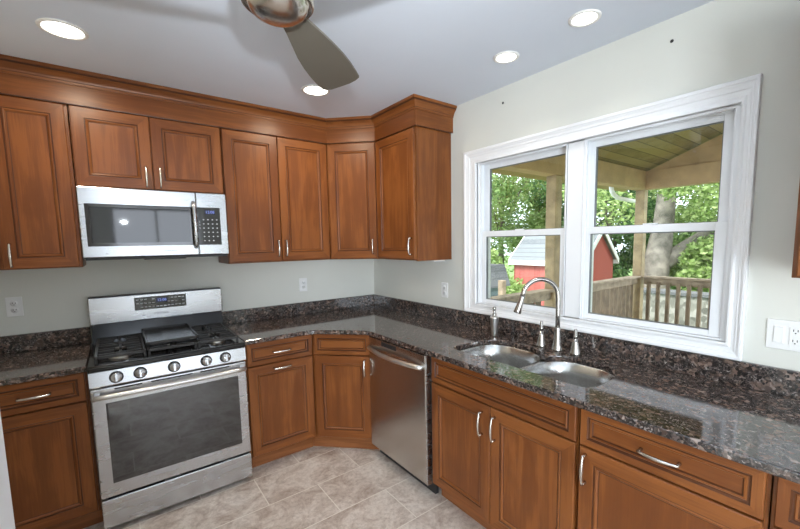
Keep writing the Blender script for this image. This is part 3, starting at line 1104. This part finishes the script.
# sloped control panel
m = MB()
t = bmesh.new()
prof = [(-0.046, 0.802), (-0.050, 0.808), (-0.040, 0.881), (-0.036, 0.886), (0.0, 0.886), (0.0, 0.802)]
va = [t.verts.new((0.0, y, z)) for y, z in prof]
vb = [t.verts.new((RW, y, z)) for y, z in prof]
t.faces.new(va)
t.faces.new(vb[::-1])
for i in range(len(prof)):
    t.faces.new((va[i], va[(i + 1) % 6], vb[(i + 1) % 6], vb[i]))
bmesh.ops.recalc_face_normals(t, faces=t.faces[:])
m.add(t)
m.build('control_panel', STEEL, r)
tilt = Matrix.Rotation(math.radians(-8.6), 4, 'X')
for x in (0.1125, 0.2155, 0.3725, 0.5355, 0.640):
    k = MB()
    mt = Matrix.Translation((x, -0.0455, 0.843)) @ tilt @ RX
    k.lathe([(0.0, 0.0), (0.031, 0.0), (0.031, 0.004), (0.024, 0.006)], 28, 1, mt)
    k.lathe([(0.024, 0.006), (0.0235, 0.026), (0.021, 0.030), (0.0, 0.031)], 28, 0, mt)
    k.box(-0.006, 0.006, -0.0215, 0.0215, 0.0305, 0.040, 0, 0.002, mtx=mt)
    k.build('control_knob', [STEEL, BLACKG], r)
# cooktop
m = MB()
m.box(0.0, RW, -0.052, 0.545, 0.8865, 0.911, b=0.006, seg=3)
ct = m.build('cooktop', BLACKE, r)
m = MB()
m.box(0.0, RW, -0.046, 0.545, 0.9112, 0.918, b=0.002)
m.box(0.03, RW - 0.03, -0.02, 0.53, 0.9181, 0.9186)
m.build('spill_tray', BLACKG, ct)
for x, y, rr_ in ((0.135, 0.09, 0.052), (0.135, 0.37, 0.042), (RW - 0.135, 0.09, 0.048), (RW - 0.135, 0.37, 0.038), (RW / 2, 0.23, 0.046)):
    m = MB()
    m.lathe([(rr_, 0.0), (rr_, 0.008), (rr_ * 0.85, 0.012), (0, 0.012)], 24, 0)
    m.lathe([(rr_ * 0.78, 0.0121), (rr_ * 0.78, 0.018), (rr_ * 0.7, 0.021), (0, 0.021)], 24, 1)
    m.build('burner', [BURN, CAST], ct, loc=(x, y, 0.9187))
def bar(mb, x0, x1, y0, y1, z0=0.940, z1=0.956):
    mb.box(x0, x1, y0, y1, z0, z1, 0, 0.003)
def grate(gx0, gx1, name):
    g = MB()
    y0, y1 = -0.012, 0.515
    q = 0.013
    bar(g, gx0, gx0 + q, y0, y1)
    bar(g, gx1 - q, gx1, y0, y1)
    for y in (y0, (y0 + y1) / 2 - q / 2, y1 - q):
        bar(g, gx0 + q, gx1 - q, y, y + q)
    cxm = (gx0 + gx1) / 2
    for yc in (0.12, 0.38):
        bar(g, cxm - q / 2, cxm + q / 2, yc + 0.03, yc + 0.12)
        bar(g, cxm - q / 2, cxm + q / 2, yc - 0.12, yc - 0.03)
        bar(g, gx0 + q, cxm - 0.03, yc - q / 2, yc + q / 2)
        bar(g, cxm + 0.03, gx1 - q, yc - q / 2, yc + q / 2)
        for dy in (-0.065, 0.065):
            bar(g, gx0 + q, cxm - 0.022, yc + dy - q / 2, yc + dy + q / 2, 0.943, 0.953)
            bar(g, cxm + 0.022, gx1 - q, yc + dy - q / 2, yc + dy + q / 2, 0.943, 0.953)
    for x in (gx0, gx1 - q):
        for y in (y0, y1 - q, (y0 + y1) / 2):
            g.box(x, x + q, y, y + q, 0.9188, 0.9405, 0, 0.002)
    return g.build(name, CAST, ct)
grate(0.028, 0.252, 'burner_grate')
grate(0.258, 0.499, 'burner_grate')
grate(0.505, RW - 0.028, 'burner_grate')
# backguard
m = MB()
t = bmesh.new()
prof = [(0.500, 0.913), (0.546, 1.036), (0.60, 1.036), (0.60, 0.9)]
va = [t.verts.new((0.006, y, z)) for y, z in prof]
vb = [t.verts.new((RW - 0.006, y, z)) for y, z in prof]
t.faces.new(va)
t.faces.new(vb[::-1])
for i in range(4):
    t.faces.new((va[i], va[(i + 1) % 4], vb[(i + 1) % 4], vb[i]))
bmesh.ops.recalc_face_normals(t, faces=t.faces[:])
m.add(t)
m.build('lower_backguard', BLACKE, r)
bg = MB()
bg.box(0.0, RW, 0.541, 0.60, 1.0365, 1.205, b=0.004, seg=2)
bgo = bg.build('backguard', STEEL, r)
m = MB()
m.box(0.001, RW - 0.001, 0.545, 0.602, 1.2055, 1.2095)
m.build('backguard_cap', DARK, bgo)
m = MB()
PX0, PX1, PZ0, PZ1 = 0.232, 0.528, 1.103, 1.188
m.box(PX0, PX1, 0.5392, 0.5405, PZ0, PZ1, 0, 0.0004)
for i in range(13):
    if 5 <= i <= 7:
        continue
    for j in range(3):
        x = PX0 + 0.018 + i * (PX1 - PX0 - 0.036) / 12
        z = PZ0 + 0.018 + j * 0.025
        if random.random() < 0.85:
            m.box(x - 0.0075, x + 0.0075, 0.5386, 0.5391, z - 0.0025, z + 0.003, 1)
for i in range(5, 8):
    x = PX0 + 0.018 + i * (PX1 - PX0 - 0.036) / 12
    m.box(x - 0.008, x + 0.008, 0.5386, 0.5391, PZ0 + 0.013, PZ0 + 0.020, 1)
m.box(PX0 + 0.118, PX0 + 0.188, 0.5386, 0.5391, PZ0 + 0.040, PZ0 + 0.074, 2)
pp = m.build('display_panel', [BLACKG, MARK, DISPLAY], bgo)
text_mesh('12:08', 0.024, Matrix.Translation((PX0 + 0.153, 0.5383, PZ0 + 0.057)) @ RX, 'clock_digits', DIGIT, pp)
text_mesh('SAMSUNG', 0.018, Matrix.Translation((RW / 2, 0.5405, 1.072)) @ RX, 'maker_lettering', LOGO, bgo)

# griddle lying on the centre grate
r = thing('griddle_plate', 'black rectangular griddle plate on the centre grate of the range', 'griddle', (-1.76, -0.3625, 0.9565))
m = MB()
m.box(-0.122, 0.122, -0.2245, 0.2245, 0.010, 0.020, b=0.003)
m.build('griddle_surface', GRIDM, r)
m = MB()
for x0, x1, y0, y1 in ((-0.132, -0.122, -0.2345, 0.2345), (0.122, 0.132, -0.2345, 0.2345), (-0.122, 0.122, -0.2345, -0.2245), (-0.122, 0.122, 0.2245, 0.2345)):
    m.box(x0, x1, y0, y1, 0.008, 0.028, b=0.003)
for x in (-0.11, 0.11):
    for y in (-0.2, 0.2):
        m.box(x - 0.01, x + 0.01, y - 0.01, y + 0.01, 0, 0.010)
m.build('griddle_rim', GRIDM, r)

# ------------------------------------------------------------------ microwave
MX0, MW_ = -2.1345, 0.753
r = thing('microwave_oven', 'stainless over-the-range microwave hung under the short wall cabinet', 'microwave', (MX0, -0.345, 1.458))
m = MB()
m.box(0.002, MW_ - 0.002, 0.0, 0.342, 0.0, 0.4015)
m.build('microwave_body', DARK, r)
m = MB()
m.box(0.0, 0.574, -0.034, -0.0005, 0.006, 0.400, b=0.004)
md = m.build('microwave_door', STEEL, r)
m = MB()
m.box(0.026, 0.566, -0.0355, -0.0345, 0.068, 0.308, b=0.0004)
mw = m.build('door_frame', BLACKG, md)
m = MB()
m.box(0.046, 0.535, -0.0366, -0.0357, 0.088, 0.290, b=0.0003)
m.build('door_window', MWGLASS, mw)
m = MB()
pts = [(0.558, -0.038, 0.335), (0.558, -0.066, 0.325), (0.558, -0.070, 0.30), (0.558, -0.072, 0.20), (0.558, -0.070, 0.09), (0.558, -0.066, 0.065), (0.558, -0.038, 0.055)]
m.tube(pts, 0.0115, 12)
m.build('door_handle', STEEL, md)
m = MB()
m.box(0.576, MW_, -0.034, -0.0005, 0.006, 0.400, b=0.004)
cp = m.build('control_column', STEEL, r)
m = MB()
m.box(0.577, 0.712, -0.0358, -0.0345, 0.068, 0.308, 0, 0.0004)
for j in range(6):
    for i in range(4):
        x = 0.612 + i * 0.026
        z = 0.095 + j * 0.027
        if j == 0 and i == 3:
            continue
        m.box(x - 0.004, x + 0.004, -0.0364, -0.0359, z - 0.003, z + 0.003, 1)
for z in (0.17, 0.19, 0.21):
    m.box(0.588, 0.590, -0.0364, -0.0359, z, z + 0.012, 1)
m.box(0.622, 0.682, -0.0364, -0.0359, 0.264, 0.292, 2)
kp = m.build('keypad', [BLACKG, MARK, DISPLAY], cp)
text_mesh('12:08', 0.024, Matrix.Translation((0.652, -0.0367, 0.278)) @ RX, 'clock_digits', DIGIT, kp)
text_mesh('SAMSUNG', 0.016, Matrix.Translation((0.415, -0.0344, 0.036)) @ RX, 'maker_lettering', LOGO, md)
m = MB()
m.box(0.01, MW_ - 0.01, -0.028, 0.33, -0.010, -0.0005)
m.box(0.28, 0.50, -0.030, 0.06, -0.016, -0.0102, b=0.002)
m.build('vent_grille', DARK, r)

# ------------------------------------------------------------------ outlets and switches
def outlet(label, loc, rz, gangs=('outlet',), cat='outlet'):
    q = thing('wall_outlet' if gangs == ('outlet',) else 'switch_plate', label, cat, loc, rz)
    W = 0.07 + 0.046 * (len(gangs) - 1)
    mm = MB()
    mm.box(-W / 2, W / 2, -0.006, -0.0005, -0.057, 0.057, b=0.002)
    mm.build('cover_plate', PLATE, q)
    for i, g in enumerate(gangs):
        cx = (i - (len(gangs) - 1) / 2) * 0.046
        if g == 'switch':
            mm = MB()
            mm.box(cx - 0.0165, cx + 0.0165, -0.0078, -0.0062, -0.033, 0.033, b=0.0008)
            mm.box(cx - 0.0145, cx + 0.0145, -0.0100, -0.0079, -0.030, 0.030, b=0.0015)
            mm.build('rocker_switch', PLATE, q)
        else:
            mm = MB()
            if g == 'decor':
                mm.box(cx - 0.0165, cx + 0.0165, -0.0085, -0.0062, -0.033, 0.033, b=0.0008)
            for s in (-1, 1):
                if g != 'decor':
                    mm.lathe([(0.0, 0.0), (0.0165, 0.0), (0.0165, 0.002), (0.0, 0.002)], 20, 0, Matrix.Translation((cx, -0.0062, s * 0.0195)) @ RX)
                for dx in (-0.006, 0.006):
                    mm.box(cx + dx - 0.0012, cx + dx + 0.0012, -0.0092, -0.0080, s * 0.0195 - 0.002, s * 0.0195 + 0.006, 1)
                mm.box(cx - 0.002, cx + 0.002, -0.0092, -0.0080, s * 0.0195 - 0.010, s * 0.0195 - 0.006, 1)
            mm.build('receptacle', [PLATE, SLOT], q)
    return q
outlet('white duplex outlet on the wall left of the range', (-2.481, 0, 1.183), 0)
outlet('white duplex outlet on the back wall right of the range', (-0.722, 0, 1.170), 0)
outlet('white duplex outlet on the window wall near the room corner', (0, -1.022, 1.150), -PI / 2)
outlet('white double plate with rocker switch and outlet right of the window', (0, -2.925, 1.148), -PI / 2, ('switch', 'decor'), 'switch')

# small wall anchors above the window
for (y, z), lb in (((-2.488, 2.377), 'tiny dark screw hole plug high on the wall, above the right window'),
                   ((-1.567, 2.379), 'tiny dark screw hole plug high on the wall, above the left window')):
    m = MB()
    m.lathe([(0.0, 0.004), (0.006, 0.003), (0.0075, 0.0005), (0.0, 0.0004)], 14, 0, Matrix.Rotation(-PI / 2, 4, 'Y'))
    tag(m.build('wall_anchor', DARK, loc=(0, y, z)), lb, 'screw')
# thin light bar under the end cabinet
m = MB()
m.box(-0.012, 0.012, -0.055, 0.055, -0.012, -0.0005, b=0.002)
o = m.build('cabinet_light', RINGW, loc=(-0.10, -1.06, UZ - 0.0045), rot=(0, 0, PI / 2))
tag(o, 'small pale light bar under the end wall cabinet', 'light')

# ------------------------------------------------------------------ recessed ceiling lights
def can_light(x, y, label, power, warm, rl, spread):
    q = thing('recessed_light', label, 'ceiling light', (x, y, H), 0, 'lit recessed ceiling lights')
    mm = MB()
    mm.lathe([(rl + 0.017, -0.0005), (rl + 0.016, -0.004), (rl + 0.006, -0.008), (rl, -0.004), (rl, -0.0005)], 40)
    mm.build('trim_ring', RINGW, q)
    mm = MB()
    mm.lathe([(0.0, -0.0035), (rl - 0.0005, -0.0035), (rl - 0.0005, -0.001), (0.0, -0.001)], 40)
    mm.build('lens', LENS, q)
    d = bpy.data.lights.new('recessed_lamp', 'AREA')
    d.shape = 'DISK'
    d.size = rl * 1.9
    d.energy = power
    d.color = warm
    d.spread = math.radians(spread)
    lo = bpy.data.objects.new('recessed_lamp', d)
    COL.objects.link(lo)
    lo.parent = q
    lo.location = (0, 0, -0.012)
can_light(-2.100, -0.850, 'lit round recessed light in the ceiling at upper left, above the range', 6.0, (1.0, 0.86, 0.66), 0.071, 176)
can_light(-0.925, -0.852, 'lit round recessed light partly covered by the fan blade tip', 6.0, (1.0, 0.86, 0.66), 0.071, 176)
can_light(-0.310, -2.256, 'lit round recessed ceiling light, nearer one in front of the window wall', 0.8, (1.0, 0.95, 0.88), 0.050, 100)
can_light(-0.302, -1.830, 'lit round recessed ceiling light, farther one in front of the window wall', 0.8, (1.0, 0.95, 0.88), 0.050, 100)

# ------------------------------------------------------------------ ceiling fan
r = thing('ceiling_fan', 'brushed nickel ceiling fan with taupe blades, cut by the top edge', 'ceiling fan', (-1.574, -2.034, H))
m = MB()
m.lathe([(0.0, -0.0005), (0.075, -0.0005), (0.075, -0.02), (0.055, -0.05), (0.02, -0.06), (0.02, -0.14), (0.0, -0.14)], 32)
m.build('canopy', FANST, r)
m = MB()
m.lathe([(0.0, -0.1), (0.03, -0.105), (0.075, -0.12), (0.094, -0.15), (0.100, -0.20), (0.102, -0.235), (0.102, -0.262), (0.099, -0.272), (0.094, -0.276), (0.090, -0.270),
         (0.087, -0.270), (0.082, -0.282), (0.07, -0.298), (0.05, -0.308), (0.025, -0.313), (0.0, -0.314)], 48)
m.build('motor_housing', FANST, r)
for k in range(3):
    m = MB()
    t = bmesh.new()
    # outline of the blade: (distance from hub, left half-width, right half-width)
    outl = [(0.075, 0.032, 0.034), (0.14, 0.041, 0.045), (0.21, 0.054, 0.058), (0.29, 0.069, 0.070), (0.37, 0.078, 0.080), (0.45, 0.082, 0.085), (0.52, 0.082, 0.086), (0.575, 0.078, 0.085), (0.590, 0.068, 0.066), (0.600, 0.045, 0.035)]
    top, bot = [], []
    for d_, a, c in outl:
        for lst, z in ((top, 0.004), (bot, -0.004)):
            lst.append([t.verts.new((d_, a - (a + c) * f, z + math.sin(math.radians(-14)) * (a - (a + c) * f))) for f in (0, 0.2, 0.4, 0.6, 0.8, 1.0)])
    for G, fl in ((top, 0), (bot, 1)):
        for i in range(len(G) - 1):
            for j in range(5):
                q = (G[i][j], G[i + 1][j], G[i + 1][j + 1], G[i][j + 1])
                t.faces.new(q if fl else q[::-1])
    for i in range(len(top) - 1):
        for j in (0, 5):
            t.faces.new((top[i][j], top[i + 1][j], bot[i + 1][j], bot[i][j]))
    for i in (0, len(top) - 1):
        for j in range(5):
            t.faces.new((top[i][j], top[i][j + 1], bot[i][j + 1], bot[i][j]))
    bmesh.ops.recalc_face_normals(t, faces=t.faces[:])
    m.add(t, smooth=False)
    m.build('fan_blade', BLADE, r, loc=(0, 0, -0.262), rot=(0, 0, math.radians(45 + 120 * k)))

# ------------------------------------------------------------------ outdoors: porch
XC, YB = 3.58, -0.978
GZ = -1.2
MB().box(0.16, 60, -40, 40, GZ - 0.1, GZ).build('ground', GRASS, kind='structure')
MB().box(0.16, 3.72, -4.6, -0.90, -0.02, 0.05).build('porch_deck', DECK, kind='structure')
def post(x, y, label, w=0.11):
    o = MB().box(-w / 2, w / 2, -w / 2, w / 2, 0, 2.099, b=0.006).build('porch_post', POSTW, loc=(x, y, 0.0505))
    tag(o, label, 'post', 'porch posts')
post(XC, YB - 0.002, 'square wooden porch post at the far outer corner of the porch')
post(1.53, YB, 'square wooden porch post nearest the house, seen through the left window')
post(XC, -3.9, 'square wooden porch post at the near outer corner of the porch')
r = thing('porch_roof', 'timber porch roof with beams, board ceiling and wooden gable outside the window', 'roof', (1.9, -2.9, 2.15))
off = Vector((-1.9, 2.9, -2.15))
m = MB()
m.box(0.18, XC + 0.08, YB - 0.07, YB + 0.07, 2.1505, 2.38, b=0.004)
m.build('side_beam', BEAMW, r, loc=off)
m = MB()
m.box(0.18, XC + 0.08, -4.93, -4.79, 2.1505, 2.38, b=0.004)
m.build('side_beam', BEAMW, r, loc=off)
m = MB()
m.box(XC - 0.07, XC + 0.07, -4.789, YB - 0.071, 2.1505, 2.38, b=0.004)
m.build('front_beam', BEAMW, r, loc=off)
slope = 0.39
YM = -2.886
ZR = 2.385 + slope * (YB - YM)
m = MB()
m.prism([(YB - 0.08, 2.3815), (YM, ZR - 0.03), (-4.78, 2.3815)], XC - 0.05, XC + 0.05, mtx=Matrix(((0, 0, 1, 0), (1, 0, 0, 0), (0, 1, 0, 0), (0, 0, 0, 1))))
m.build('gable_panel', BEAMW, r, loc=off)
for s in (0, 1):
    m = MB()
    t = bmesh.new()
    y0, z0 = (YB + 0.45, 2.385 - slope * 0.45) if s == 0 else (2 * YM - YB - 0.45, 2.385 - slope * 0.45)
    vs = []
    for zz in (0, 0.04):
        vs.append([t.verts.new(p) for p in ((0.17, y0, z0 + zz), (XC + 0.5, y0, z0 + zz), (XC + 0.5, YM, ZR + zz), (0.17, YM, ZR + zz))])
    t.faces.new(vs[0][::-1])
    t.faces.new(vs[1])
    for i in range(4):
        t.faces.new((vs[0][i], vs[0][(i + 1) % 4], vs[1][(i + 1) % 4], vs[1][i]))
    bmesh.ops.recalc_face_normals(t, faces=t.faces[:])
    m.add(t)
    m.build('board_ceiling', PCEIL, r, loc=off)
# railings
def railing(label, side):
    if side == 'side':
        q = thing('porch_railing', label, 'railing', (1.6, YB, 0.05))
        span, y = (0.20, 3.505), 0
    else:
        q = thing('porch_railing', label, 'railing', (XC, -2.4, 0.05))
    if side == 'side':
        mm = MB()
        for xa, xb in ((0.20, 1.473), (1.587, 3.523)):
            mm.box(xa - 1.6, xb - 1.6, -0.02, 0.02, 0.865, 0.945, b=0.004)
            mm.box(xa - 1.6, xb - 1.6, -0.06, 0.06, 0.946, 0.972, b=0.004)
        mm.build('top_rail', RAILW, q)
        mm = MB()
        for xa, xb in ((0.20, 1.473), (1.587, 3.523)):
            mm.box(xa - 1.6, xb - 1.6, -0.02, 0.02, 0.08, 0.16, b=0.004)
        mm.build('bottom_rail', RAILW, q)
        x = 0.28
        while x < 3.46:
            if abs(x + 0.045 - 1.53) > 0.14:
                MB().box(x - 1.6, x - 1.6 + 0.085, 0.0205, 0.04, 0.06, 0.90, b=0.003).build('baluster', BALW, q)
            x += 0.112
    else:
        mm = MB()
        mm.box(-0.02, 0.02, -3.825 + 2.4, -1.056 + 2.4, 0.865, 0.945, b=0.004)
        mm.box(-0.06, 0.06, -3.825 + 2.4, -1.056 + 2.4, 0.946, 0.972, b=0.004)
        mm.build('top_rail', RAILW, q)
        mm = MB()
        mm.box(-0.02, 0.02, -3.825 + 2.4, -1.056 + 2.4, 0.08, 0.16, b=0.004)
        mm.build('bottom_rail', RAILW, q)
        y = -1.11
        while y > -3.8:
            MB().box(-0.060, -0.021, y + 2.4 - 0.04, y + 2.4, 0.06, 0.90, b=0.003).build('baluster', BALW, q)
            y -= 0.112
railing('weathered wooden railing with close boards along the left side of the porch', 'side')
railing('weathered wooden railing with spaced balusters along the far side of the porch', 'front')
# white downspout elbow outside the side beam
m = MB()
m.tube([(0, 0, 0.09), (0.03, 0, 0.01), (0.08, 0, -0.03), (0.2, 0, -0.066), (0.40, 0.0, -0.075), (0.75, 0.0, -0.085), (0.88, 0.0, -0.10), (0.92, 0, -0.16), (0.92, 0, -3.315)], 0.028, 12)
tag(m.build('downspout', EXTW, loc=(3.10, YB + 0.178, 2.12)), 'bent white downspout pipe outside the porch beam', 'pipe')

# ------------------------------------------------------------------ outdoors: yard
def at(u, v, dist):
    d = Fv + Rr * ((u - 410.78) / 383.16) - Ur * ((v - 280.67) / 383.16)
    return M.translation + d * dist

# red shed: eave side toward the house, gable end to the right
Rh, Fh = Vector((0.7919, -0.6107, 0)), Vector((0.6107, 0.7919, 0))
base = Vector((-1.9973, -3.1817, 0))
B = base + Rh * 5.20 + Fh * 11.6                     # near corner
al = math.radians(50)
ex = Rh * math.cos(al) - Fh * math.sin(al)           # along the eave, towards the near corner
A = B - ex * 2.42
r = thing('garden_shed', 'red garden shed with grey shingle roof and white trim beyond the porch', 'shed', (A.x, A.y, GZ))
ang = math.atan2(ex.y, ex.x)
r.rotation_euler = (0, 0, ang)
LW, DP, EH, RH = (B - A).length, 2.2, 2.06, 3.02
m = MB()
m.box(0.02, LW - 0.02, 0.0, 0.05, 0, EH)
m.box(0.02, LW - 0.02, DP - 0.05, DP, 0, EH)
m.build('side_wall', SHEDR_LIT, r)
m = MB()
for x in (0.0, LW - 0.05):
    m.prism([(0, 0), (DP, 0), (DP, EH), (DP / 2, RH), (0, EH)], x, x + 0.05, mtx=Matrix(((0, 0, 1, 0), (1, 0, 0, 0), (0, 1, 0, 0), (0, 0, 0, 1))))
m.build('gable_wall', SHEDR_DIM, r)
for s in (0, 1):
    m = MB()
    y0 = -0.12 if s == 0 else DP + 0.12
    k = (RH - EH) / (DP / 2)
    ze = EH - 0.12 * k
    t = bmesh.new()
    vs = []
    for zz in (0.03, 0.09):
        vs.append([t.verts.new(p) for p in ((-0.12, y0, ze + zz), (LW + 0.12, y0, ze + zz), (LW + 0.12, DP / 2, RH + zz), (-0.12, DP / 2, RH + zz))])
    t.faces.new(vs[0])
    t.faces.new(vs[1])
    for i in range(4):
        t.faces.new((vs[0][i], vs[0][(i + 1) % 4], vs[1][(i + 1) % 4], vs[1][i]))
    bmesh.ops.recalc_face_normals(t, faces=t.faces[:])
    m.add(t)
    m.build('shed_roof', SHING, r)
    m = MB()
    m.box(-0.14, LW + 0.14, y0 - 0.03, y0 - 0.002, ze - 0.08, ze + 0.08)
    m.build('fascia_board', EXTW, r)
    for x in (-0.15, LW + 0.122):
        m = MB()
        m.prism([(y0, ze - 0.07), (DP / 2, RH - 0.07), (DP / 2, RH + 0.10), (y0, ze + 0.10)], x, x + 0.028, mtx=Matrix(((0, 0, 1, 0), (1, 0, 0, 0), (0, 1, 0, 0), (0, 0, 0, 1))))
        m.build('rake_board', EXTW, r)

# dark-roofed lean-to at the left edge of the left window
p = at(483, 268, 8.5)
r = thing('dark_roofed_hut', 'small dark-roofed hut low at the left edge of the left window', 'shed', (p.x, p.y, GZ), ang)
m = MB()
m.box(-0.8, -0.06, -0.2, 0.8, 0, 1.72)
m.build('hut_wall', BLUEG, r)
m = MB()
m.prism([(-0.92, 1.65), (0.06, 1.65), (-0.12, 2.15), (-0.74, 2.15)], -0.35, 0.95, mtx=Matrix(((1, 0, 0, 0), (0, 0, 1, 0), (0, 1, 0, 0), (0, 0, 0, 1))))
m.build('hut_roof', SHINGD, r)
p = at(502, 292, 7.2)
o = MB().box(-0.055, 0.055, -0.055, 0.055, 0, p.z + 0.22 - GZ, b=0.01).build('fence_post', BALW, loc=(p.x, p.y, GZ))
tag(o, 'short weathered fence post in front of the dark-roofed hut', 'post')

# stone garden wall behind the far railing
r = thing('garden_wall', 'pale stone garden wall with dark cap behind the far porch railing', 'wall', (7.5, -1.5, GZ))
m = MB()
m.box(-0.15, 0.15, -3.5, 2.75, 0, 1.50)
m.build('stone_wall', STONE, r)
m = MB()
m.box(-0.2, 0.2, -3.55, 2.8, 1.501, 1.58, b=0.01)
m.build('wall_cap', SHINGD, r)

# trees
def foliage(parent, clumps, n, size, mi, seed):
    rnd = random.Random(seed)
    bm = bmesh.new()
    for i in range(n):
        c, rad = clumps[rnd.randrange(len(clumps))]
        while True:
            d = Vector((rnd.uniform(-1, 1), rnd.uniform(-1, 1), rnd.uniform(-1, 1)))
            if d.length < 1:
                break
        p_ = Vector(c) + Vector((d.x * rad, d.y * rad, d.z * rad * 0.75))
        a = Vector((rnd.gauss(0, 1), rnd.gauss(0, 1), rnd.gauss(0, 0.6))).normalized()
        b_ = a.cross(Vector((rnd.gauss(0, 1), rnd.gauss(0, 1), rnd.gauss(0, 1)))).normalized()
        s = size * rnd.uniform(0.6, 1.35)
        q = [p_ - a * s, p_ - b_ * s * 0.5 + a * 0.1 * s, p_ + a * s, p_ + b_ * s * 0.5 + a * 0.1 * s]
        bm.faces.new([bm.verts.new(v) for v in q])
    me = bpy.data.meshes.new('foliage')
    bm.to_mesh(me)
    bm.free()
    me.materials.append(LEAF[mi])
    o_ = bpy.data.objects.new('foliage', me)
    COL.objects.link(o_)
    o_.parent = parent
    return o_

def tree(label, az, dist, h0, h1, rad, n, size, mi, trunk_r, seed, nclump=26, bark=None, name='tree', trunk=True, ell=1.0):
    """az in degrees from +y toward +x, dist from the camera"""
    rnd = random.Random(seed)
    x = -1.9973 + dist * math.sin(math.radians(az))
    y = -3.1817 + dist * math.cos(math.radians(az))
    q = thing(name, label, 'tree' if name == 'tree' else 'shrub', (x, y, GZ))
    cl = []
    for i in range(nclump):
        f = rnd.random()
        z = h0 + (h1 - h0) * f
        rr = rad * (1.0 - 0.55 * abs(2 * f - 0.9))
        a = rnd.uniform(0, 2 * PI)
        k = math.sqrt(rnd.random())
        cl.append(((math.cos(a) * rr * k, math.sin(a) * rr * k * ell, z - GZ), rad * rnd.uniform(0.22, 0.42)))
    foliage(q, cl, n, size, mi, seed + 1)
    if trunk:
        mm = MB()
        mm.tube([(0, 0, 0), (0.04, 0, (h0 - GZ) * 0.5), (0.0, 0.05, h0 - GZ + 0.4), (0.1, 0, (h1 + h0) / 2 - GZ)], [trunk_r * 1.25, trunk_r, trunk_r * 0.85, trunk_r * 0.4], 10)
        for i in range(6):
            c, _ = cl[i]
            z0 = h0 - GZ + 0.3 * i * (h1 - h0) / 8
            mm.tube([(0.02, 0, z0), tuple(Vector(c) * 0.5 + Vector((0, 0, z0)) * 0.5 + Vector((0, 0, 0.1))), c], [trunk_r * 0.4, trunk_r * 0.25, trunk_r * 0.08], 6)
        mm.build('trunk', bark or BARKD, q)
    return q

# the big grey tree beside the corner post
bx, by = at(655, 285, 11.5).x, at(655, 285, 11.5).y
q = thing('tree', 'large old tree with thick pale grey trunk right of the porch corner post', 'tree', (bx, by, GZ))
side = Vector((Rr.x, Rr.y, 0)).normalized()
def sp(a, z, fwd=0.0):
    return tuple(side * a + Vector((0.5, 0.87, 0)) * fwd + Vector((0, 0, z)))
m = MB()
m.tube([sp(0, 0), sp(0.0, 0.5), sp(0.0, 1.4), sp(0.05, 2.2), sp(0.15, 3.0), sp(0.22, 4.0), sp(0.3, 5.2), sp(0.3, 7.0)], [0.52, 0.40, 0.33, 0.34, 0.27, 0.24, 0.2, 0.12], 16)
m.tube([sp(0.1, 1.95), sp(0.55, 2.25, -0.1), sp(1.1, 2.7, -0.2), sp(1.7, 3.3, -0.3), sp(2.4, 4.2, -0.3)], [0.30, 0.24, 0.18, 0.14, 0.08], 12)
m.build('trunk', BARK, q)
cl = []
rnd = random.Random(5)
for i in range(34):
    a = rnd.uniform(-2.6, 3.6)
    z = rnd.uniform(3.2, 8.0)
    if -0.6 < a < 0.9 and z < 4.0:
        continue
    cl.append((sp(a, z, rnd.uniform(-1.6, 1.6)), rnd.uniform(0.45, 0.9)))
for a, z, f, rr in ((0.3, 3.6, -1.2, 0.5), (-0.3, 4.2, -1.2, 0.6), (0.6, 4.3, -1.2, 0.6), (0.0, 3.3, -1.3, 0.3),(1.0, 3.1, -1.0, 0.45), (1.6, 2.7, -0.9, 0.5), (2.2, 3.3, -0.7, 0.55), (0.75, 2.45, -0.9, 0.3), (1.5, 3.7, -1, 0.5), (2.5, 2.4, -0.5, 0.5)):
    cl.append((sp(a, z, f), rr))
foliage(q, cl, 17000, 0.07, 0, 77)

spec = [
    ('tall bright leafy tree seen at the far left of the left window', 46, 16, 0.0, 9.5, 2.6, 6000, 0.105, 1, 0.16),
    ('bright green leafy tree behind the red shed roof, left window', 51, 19, 1.0, 8.5, 2.6, 6500, 0.11, 0, 0.15),
    ('pale leafy tree behind the near porch post', 56, 21, 0.5, 9.0, 2.8, 6500, 0.12, 0, 0.15),
    ('dark green tree behind the mullion between the windows', 61, 20, -0.5, 9.0, 2.6, 5500, 0.12, 2, 0.15),
    ('shaded green tree between the red shed and the corner post', 65, 18, -0.8, 9.0, 2.0, 7000, 0.11, 2, 0.14),
    ('dense green tree behind the thick grey trunk', 69.5, 21, -0.8, 8.5, 2.6, 6500, 0.12, 1, 0.16),
    ('leafy tree behind the stone wall, right part of the right window', 75, 19, -0.5, 6.5, 2.6, 6500, 0.11, 1, 0.14),
    ('tall leafy tree at the right edge of the right window', 81, 18, -0.5, 8.5, 2.4, 5000, 0.11, 2, 0.14),
]
for i, s_ in enumerate(spec):
    tree(*s_[:6], int(s_[6] * 2.3), s_[7] * 0.77, *s_[8:], seed=100 + 7 * i, nclump=44)
for i, (az, d, lab) in enumerate(((48.5, 13.0, 'leafy shrub left of the red shed, behind the dark-roofed hut'),
                                  (74.0, 13.5, 'rounded green shrub behind the stone wall, beside the trunk'),
                                  (78.5, 13.0, 'bright green shrub behind the stone wall at the window edge'),
                                  (63.8, 18.0, 'dark shrub in the gap between shed and corner post'))):
    tree(lab, az, d, -0.9, 1.3, 1.3, 3000, 0.085, (0, 0, 0, 2)[i], 0.05, 300 + i * 5, 16, name='shrub', trunk=True)
